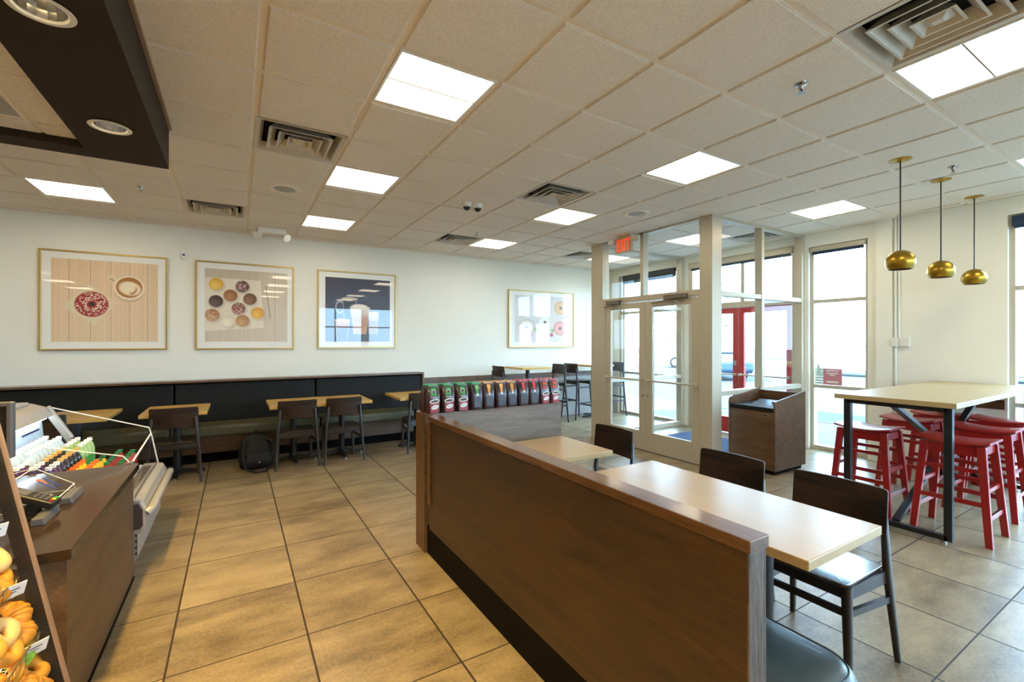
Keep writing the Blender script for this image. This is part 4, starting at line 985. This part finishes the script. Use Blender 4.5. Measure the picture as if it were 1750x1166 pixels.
# ---- drinks cooler
o = (-.9, 4.3, 0)
t = thing('drinks_cooler', 'open chilled drinks cooler with clear sides behind the counter', 'cooler', o)
cy0, cy1 = 3.79, 4.86
prof = [(-1.3, .02), (-.62, .02), (-.545, .12), (-.545, .30), (-.57, .47), (-.62, .49), (-.66, .40), (-1.3, .40)]
MB(o).prism(prof, 'y', cy0, cy1).build('body', 'cooler_grey', t, bevel=.006)
for y in (cy0-.012, cy1+.004): MB(o).prism([(-.66, .28), (-.53, .28), (-.505, .31), (-.505, .44), (-.53, .49), (-.57, .5), (-.66, .5)], 'y', y-.006, y+.012).build('end_cap', 'cooler_grey', t, bevel=.004)
MB(o).prism([(-.57, .30), (-.51, .33), (-.495, .42), (-.52, .485), (-.57, .50)], 'y', cy0, cy1).build('bumper', 'cooler_grey', t, bevel=.012, seg=3)
MB(o).tube([(-.497, cy0+.0, .405), (-.478, cy0+.015, .42), (-.474, cy0+.05, .425), (-.474, cy1-.05, .425), (-.478, cy1-.015, .42)], .024, 10).build('handle_bar', 'cooler_grey', t, smooth=True)
q = MB(o)
for k in range(14): q.box(-.655+.0, -.60, cy0+.05+.07*k, cy0+.09+.07*k, .492, .496)
q.build('air_grille', 'cooler_dark', t)
MB(o).box(-.66, -.58, cy0, cy1, .484, .492).build('air_duct', 'cooler_grey', t)
MB(o).prism([(-1.3, .40), (-.66, .40), (-.66, .50), (-1.3, .58)], 'y', cy0+.03, cy1-.03).build('deck', 'cooler_white', t)
MB(o).prism([(-1.235, .5), (-1.29, .5), (-1.36, .96), (-1.275, .96)], 'y', cy0, cy1).build('back_wall', 'cooler_white', t)
bw = MB(o).prism([(-1.40, .93), (-1.40, 1.03), (-1.33, 1.055), (-1.24, 1.02), (-1.205, .955), (-1.215, .95), (-1.33, .96)], 'y', cy0, cy1).build('canopy', 'cooler_grey', t, bevel=.006)
MB(o).box(-1.39, -1.31, cy0+.1, cy1-.1, 1.05, 1.075).build('canopy_top', 'cooler_grey', t, bevel=.012)
MB(o).box(-1.25, -1.232, cy0+.05, cy1-.05, .938, .95).build('glow_strip', 'cooler_glow', t)
MB(o).beam((-1.25, cy1, 1.02), (-1.11, cy1, .76), .045, .05).beam((-1.11, cy1, .76), (-1.09, cy1, .55), .045, .04).build('end_frame', 'cooler_grey', t, bevel=.008)
sg = [(-1.24, 1.02), (-.625, .80), (-.61, .745), (-.565, .50), (-1.09, .50)]
for y in (cy1+.012,):
    MB(o).prism(sg, 'y', y, y+.006).build('side_glass', 'acrylic', t)
    MB(o).tube([(a, y, b) for a, b in sg[:4]], .005, 6).build('glass_edge', 'cap_white', t)
sg2 = [(-1.02, .90), (-.62, .79), (-.577, .735), (-.565, .50), (-1.02, .50)]
MB(o).prism(sg2, 'y', cy0+.004, cy0+.010).build('side_glass', 'acrylic', t)
MB(o).tube([(a, cy0+.007, b) for a, b in sg2[:4]], .0035, 6).build('glass_edge', 'cap_white', t)
MB(o).tube([(-.577, cy0, .735), (-.612, cy1+.01, .748)], .006, 6).build('glass_rail', 'cap_white', t)
MB(o).loft([[(-.566, cy0+.02, .5), (-.566, cy1, .5), (-.612, cy1, .745), (-.577, cy0+.02, .733)], [(-.560, cy0+.02, .5), (-.560, cy1, .5), (-.606, cy1, .745), (-.571, cy0+.02, .733)]]).build('front_glass', 'acrylic', t)
MB(o).box(-.60, -.565, cy0-.02, cy0+.02, .715, .75).build('bracket', 'steel', t, bevel=.005)
q = MB(o)
for k in range(16): q.box(-1.27, -1.262, cy1-.40+.02*k, cy1-.387+.02*k, .86, .872)
q.build('lettering', 'lab_navy', t)
ch_ = MB(o)
for k in range(4): ch_.prism([(-.546, .13+.04*k), (-.560, .15+.04*k), (-.546, .17+.04*k)], 'y', cy0-.003, cy0-.0005)
ch_.build('kick_pattern', 'cooler_dark', t)
MB(o).prism([(-.62, .31), (-.53, .31), (-.515, .33), (-.515, .43), (-.54, .475), (-.62, .475)], 'y', cy0-.0205, cy0-.0175).build('end_inset', 'cooler_dark', t)
# ---- bottles
def bottle(kind, label, liquid, cap, lab, h=.205, r=.032, glassy=False, cat='bottle'):
    t = thing('drink_bottle', label, cat, (0, 0, 0), 0, kind)
    k = h/.205
    pr = [(.001, 0), (r*.85, .001), (r, .01), (r, .06*k), (r*.93, .075*k), (r, .09*k), (r, .125*k), (r*.8, .155*k), (.014, .178*k), (.0135, .187*k)]
    MB().lathe(pr, seg=16).build('bottle_body', liquid, t, smooth=True, angle=60)
    MB().lathe([(.001, .185*k), (.0165, .185*k), (.0165, .203*k), (.014, .205*k), (.001, .205*k)], seg=16).build('cap', cap, t, smooth=True)
    if lab: MB().lathe([(r+.0012, .03*k), (r+.0012, .10*k)], seg=16).build('label_sleeve', lab, t, smooth=True)
    return t
kinds = {
 'water': ('clear water bottles at the back of the cooler', 'clear water bottle with blue label and white cap in the cooler back rows', 'water_clear', 'cap_white', 'lab_blue', .215),
 'purple': ('purple drink bottles in the cooler', 'purple drink bottle with white cap near the card reader', 'juice_purple', 'cap_white', 'lab_purple', .20),
 'dark': ('dark tea bottles in the cooler', 'dark tea bottle with tan cap in the middle of the cooler', 'tea_dark', 'cap_tan', 'lab_navy', .205),
 'green': ('green tea bottles in the cooler', 'green labelled tea bottle with white cap at the far end of the cooler', 'tea_green', 'cap_white', 'lab_green', .215),
 'yellow': ('yellow juice bottles in the cooler', 'yellow juice bottle with orange cap by the cooler front', 'juice_yellow', 'cap_orange', None, .175),
 'gold': ('green-capped yellow bottles nearest the counter', 'yellow bottle with green cap standing right behind the counter edge', 'juice_yellow', 'cap_green', None, .165),
 'red': ('amber juice bottles in the cooler corner', 'amber red juice bottle with green cap at the front corner of the cooler', 'juice_red', 'cap_green', None, .175)}
def dz(x): return .50+(-.66-x)*.125+.001
rows = []
rows += [('red', x, 4.16+.085*k) for x in (-.69, -.765) for k in range(6)]
rows += [('yellow', x, 3.93+.078*k) for x in (-.835, -.905) for k in range(5)]
rows += [('gold', x, 3.85) for x in (-.69, -.76, -.83)]+[('gold', -.835, 4.33), ('gold', -.835, 4.42)]
rows += [('dark', x, 4.06+.085*k) for x in (-.975, -1.045) for k in range(5)]
rows += [('purple', x, 3.84+.072*k) for x in (-.975, -1.045, -1.115) for k in range(3)]
rows += [('green', x, 4.50+.085*k) for x in (-.975, -1.045) for k in range(4)]
rows += [('water', x, 4.08+.078*k) for x in (-1.12, -1.19) for k in range(8)]
pr = {}
for kd, x, y in rows:
    g_, l, liq, cp, lb, h = kinds[kd]
    if kd not in pr: pr[kd] = bottle(g_, l, liq, cp, lb, h); o_ = pr[kd]
    else: o_ = copy_tree(pr[kd])
    z = dz(x)+(.05 if kd == 'water' else .02 if kd in ('green', 'dark', 'purple') else 0)
    o_.location = (x, y, z)
o = (-1.05, 4.3, 0)
struct_tray = MB(o).box(-1.245, -1.085, cy0+.25, cy1-.04, .545, dz(-1.19)+.049).box(-1.085, -.94, cy0+.02, cy1-.04, .53, dz(-1.06)+.018)
tag(struct_tray.build('bottle_riser', 'cooler_white'), 'white stepped riser under the back rows of bottles in the cooler', 'riser')
# ---- items on the counter
o = (-.95, 2.85, .74)
t = thing('pos_monitor', 'black point of sale monitor at the far left edge on the counter', 'monitor', (-.97, 2.74, .74), -.12)
MB().box(-.18, .175, -.012, .02, .30, .535).build('housing', 'grey_plastic', t, bevel=.006)
MB().box(-.165, .158, -.014, -.010, .315, .518).build('screen', 'screen', t)
MB().beam((0, .03, 0), (0, .03, .34), .05, .04).box(-.1, .1, -.07, .11, 0, .015).build('stand', 'grey_plastic', t)
t = thing('card_reader', 'black card payment terminal with coloured keys on a stand', 'card reader', (-.775, 2.86, .74), PI/2-.15)
MB().box(-.05, .05, -.06, .06, 0, .012).beam((0, 0, .01), (0, 0, .06), .045, .045).build('stand', 'black_metal', t, bevel=.004)
R_ = Matrix.Translation((0, 0, .082)) @ Matrix.Rotation(.42, 4, 'X')
q = MB(); q.T = R_; q.box(-.042, .042, -.085, .085, -.016, .018).build('housing', 'black_metal', t, bevel=.008, seg=3)
q = MB(); q.T = R_; q.box(-.03, .03, .02, .07, .018, .0195).build('screen', 'grey_plastic', t)
for r_ in range(4):
    for c_ in range(3):
        m_ = 'grey_plastic' if r_ else ('red_paint', 'lab_yellow', 'bag_green')[c_]
        q = MB(); q.T = R_; x, y = -.022+.022*c_, -.068+.020*r_; q.box(x-.008, x+.008, y-.006, y+.006, .018, .022).build('key', m_, t)
t = thing('acrylic_box', 'clear sloped acrylic box with orange and blue sticker on the counter', 'acrylic box', (-.85, 3.13, .74), PI/2)
w_, dd = .155, .115
shp = [(-dd, 0), (dd, 0), (dd, .115), (.04, .135), (-dd, .03)]
for s_ in (-1, 1):
    MB().prism(shp, 'x', min(s_*w_, s_*(w_-.004)), max(s_*w_, s_*(w_-.004))).build('side_wall', 'acrylic', t)
MB().beam((0, -dd, .032), (0, .04, .137), 2*w_, .004).build('lid', 'acrylic', t)
MB().box(-w_, w_, dd-.004, dd, 0, .115).box(-w_, w_, -dd, dd, 0, .003).build('back_wall', 'acrylic', t)
for s_ in (-1, 1): MB().tube([(s_*w_, a, b) for a, b in shp+shp[:1]], .002, 5).build('edge', 'cap_white', t)
MB().tube([(-w_, -dd, .03), (w_, -dd, .03)], .0025, 5).tube([(-w_, .04, .135), (w_, .04, .135)], .0025, 5).build('edge', 'cap_white', t)
q = MB(); 
for k, a in enumerate((-.5, 0, .5)): q.beam((.03, -.04, .074), (.03+.035*math.sin(a), -.04+.035*math.cos(a), .074+.026*math.cos(a)), .010, .003)
q.build('orange_sticker', 'orange_print', t)
MB().beam((.0, -.085, .049), (.0, -.02, .097), .012, .003).beam((.06, -.085, .049), (.06, -.02, .097), .010, .003).build('blue_sticker', 'blue_print', t)
t = thing('napkin_stack', 'small pile of papers inside the clear acrylic box', 'papers', (-.84, 3.13, .744), PI/2)
q = MB()
for k in range(5): q.box(-.06+.004*k, .05-.003*k, -.05, .07-.004*k, .003*k, .003*k+.002)
q.build('paper', 'paper', t)
for x, y, rz, l in ((-.70, 3.10, .0, 'grey black wedge block on the counter, right of the card reader'), (-.72, 2.81, .0, 'grey black wedge block on the counter, below the card reader')):
    t = thing('wedge_block', l, 'display base', (x, y, .74), rz, 'wedge blocks on the counter')
    MB().prism([(-.024, 0), (.024, 0), (.014, .03), (-.024, .03)], 'y', -.10, .10).build('block', 'grey_plastic', t, bevel=.003)
# ---- pastry case at far left
PY = 2.295
gx = lambda z: -.708+(1.165-z)*.185        # front glass slope
o = (-1.0, 1.8, 0)
CY0, ZT = 1.35, 1.24
t = thing('pastry_case', 'slanted glass pastry case with dark edged frame at the left edge', 'display case', o)
MB(o).loft([[(gx(z)+.010, PY, z), (gx(z)+.002, PY, z), (gx(z)+.002, PY+.022, z), (gx(z)+.010, PY+.022, z)] for z in (.2, ZT)]).build('edge_trim', 'soffit_trim', t)
MB(o).prism([(gx(.2)+.002, .2), (gx(ZT)+.002, ZT), (gx(ZT)-.036, ZT), (gx(.2)-.036, .2)], 'y', PY-.004, PY+.02).build('end_frame', 'black_metal', t)
MB(o).prism([(gx(.2)-.03, .2), (gx(ZT)-.03, ZT), (-1.35, ZT), (-1.35, .2)], 'y', PY+.008, PY+.012).build('end_glass', 'acrylic', t)
MB(o).loft([[(gx(z)+e, y, z) for y in (CY0, PY)] + [(gx(z)+e+.005, y, z) for y in (PY, CY0)] for z, e in ((.2, -.004), (ZT, -.004))]).build('front_glass', 'case_glass', t)
MB(o).box(-1.35, gx(.2), CY0, PY+.03, 0, .2).build('base', 'walnut', t)
MB(o).box(-1.37, -1.35, CY0, PY+.03, .2, ZT).build('back_panel', 'case_inside', t)
MB(o).box(-1.37, gx(ZT), CY0, PY+.03, ZT, ZT+.03).build('top_panel', 'black_metal', t)
shelves = [(-.70, .91), (-.655, .70), (-.60, .487), (-.555, .285)]
for rx, z in shelves: MB(o).box(rx-.16, rx-.10, CY0+.05, PY-.03, z+.168, z+.174).build('glow_strip', 'case_fill_glow', t)  # made-up glowing strips added to brighten the pastries
def bagel_mb(r=.036, q_=.021, seed=0):
    rg = random.Random(seed); n, m_ = 28, 12; rr = []
    ph = [rg.uniform(0, 6) for _ in range(4)]
    for i in range(n):
        a = 2*PI*i/n; R1 = r*(1+.05*math.sin(2*a+ph[0])+.03*math.sin(3*a+ph[1])); q1 = q_*(1+.08*math.sin(2*a+ph[2]))
        rr.append([((R1+q1*math.cos(b))*math.cos(a), (R1+q1*math.cos(b))*math.sin(a), q1+q1*.95*math.sin(b)) for b in (2*PI*j/m_ for j in range(m_))])
    rr.append(rr[0]); return MB().loft(rr, caps=False)
def croissant_mb(L=.06, seed=0):
    rr = []; n = 44
    for i in range(n+1):
        u = -1+2*i/n; a = u*1.15; r = .008+.024*(1-abs(u)**1.7)*(1+.16*abs(math.sin(u*11))**.6); x, y = L*math.sin(a), -L*.75*math.cos(a)+.03
        d = Vector((math.cos(a), .75*math.sin(a), 0)).normalized(); s_ = Vector((-d.y, d.x, 0))
        rr.append([Vector((x, y, r*.9))+s_*r*math.cos(b)+Vector((0, 0, 1))*r*.9*math.sin(b) for b in (2*PI*j/12 for j in range(12))])
    return MB().loft(rr)
SN = ['top', 'second', 'third', 'lowest']
for k, (rx, z) in enumerate(shelves):
    t = thing('wire_basket', 'gold wire pastry basket on the %s level of the pastry case' % SN[k], 'basket', (rx-.17, 1.83, z-.05), 0, 'wire baskets in the pastry case')
    hw, hy = .17, .44
    MB().tube([(hw, -hy, .05), (hw, hy, .05)], .004, 6).tube([(-hw, -hy, .09), (-hw, hy, .09)], .003, 6).tube([(-hw, -hy, .09), (-hw, -hy, .0), (hw-.01, -hy, -.02), (hw, -hy, .05)], .003, 6).tube([(-hw, hy, .09), (-hw, hy, .0), (hw-.01, hy, -.02), (hw, hy, .05)], .003, 6).build('rim', 'wire', t)
    q = MB()
    for j in range(32): y = -hy+.0275*j; q.tube([(-hw, y, .09), (-hw, y, .002), (hw-.01, y, -.018), (hw, y, .05)], .0015, 4)
    for a in range(8): q.tube([(hw-.02-.035*a, -hy, -.017+.003*a), (hw-.02-.035*a, hy, -.017+.003*a)], .0015, 4)
    q.tube([(hw-.002, -hy, .016), (hw-.002, hy, .016)], .002, 4)
    q.build('mesh_wires', 'wire', t)
    for j, y in enumerate((1.62, 1.92, 2.20)):
        pos = ('front', 'middle', 'rear')[j]
        tg = thing('price_tag', 'white price tag on the %s basket rail, %s one' % (SN[k], pos), 'price tag', (rx+.008, y, z-.02), -.75, 'price tags in the pastry case')
        q = MB(); q.T = Matrix.Rotation(.35, 4, 'Y'); q.box(0, .002, -.035, .035, -.025, .025).build('card', 'paper', tg)
        q = MB(); q.T = Matrix.Rotation(.35, 4, 'Y'); q.box(.002, .0025, -.018, .018, .004, .008).box(.002, .0025, -.012, .010, -.006, -.003).build('writing', 'ink', tg)
base_items = {'bagel': (bagel_mb(), 'bagel', 'bagel'), 'croissant': (croissant_mb(), 'pastry', 'pastry'), 'donut': (bagel_mb(.034, .022, 5), 'glaze', 'donut')}
pro = {}
lay = [['donut', 'bagel', 'bagel', 'croissant', 'bagel', 'bagel', 'bagel', 'donut'], ['croissant', 'bagel', 'bagel', 'croissant', 'bagel', 'donut', 'croissant', 'croissant'], ['croissant', 'bagel', 'croissant', 'bagel', 'donut', 'croissant', 'bagel', 'green'], ['bagel', 'croissant', 'croissant', 'bagel', 'croissant', 'bagel', 'croissant', 'croissant']]
ORD = ('nearest', 'second', 'third', 'fourth', 'fifth', 'sixth', 'seventh', 'farthest')
for k, (rx, z) in enumerate(shelves):
    for r2, (dx, dz_) in enumerate(((-.05, -.03), (-.062, .018), (-.078, .066))):
        for j in range(8):
            kd = lay[k][(j+r2*3) % 8]; y = 1.45+.108*j+.03*r2
            green = kd == 'green'; kk = 'donut' if green else kd
            lab = {'bagel': 'golden bagel', 'croissant': 'ridged golden croissant', 'donut': 'glazed ring donut'}[kk]
            if green: lab = 'green sprinkled donut'
            nm = {'bagel': 'bagel', 'croissant': 'croissant', 'donut': 'ring_donut'}[kk]
            key = (kk, green)
            if key not in pro:
                mb_, m_, cat = base_items[kk]; pro[key] = mb_.build(nm, 'green_sprinkle' if green else m_, smooth=True, loc=(0, 0, 0), angle=70); ob = pro[key]
            else: ob = pro[key].copy(); C.collection.objects.link(ob)
            tag(ob, '%s on the %s case level, %s row, %s from the camera' % (lab, SN[k], ('bottom', 'middle', 'upper')[r2], ORD[j]), base_items[kk][2], 'baked goods in the pastry case')
            ob.location = (rx+dx, y, z+dz_); ob.rotation_euler = (Matrix.Rotation(random.uniform(.35, .9), 4, 'Y') @ Matrix.Rotation(random.uniform(.1, .5), 4, 'X') @ Matrix.Rotation(random.uniform(0, 6), 4, 'Z')).to_euler()
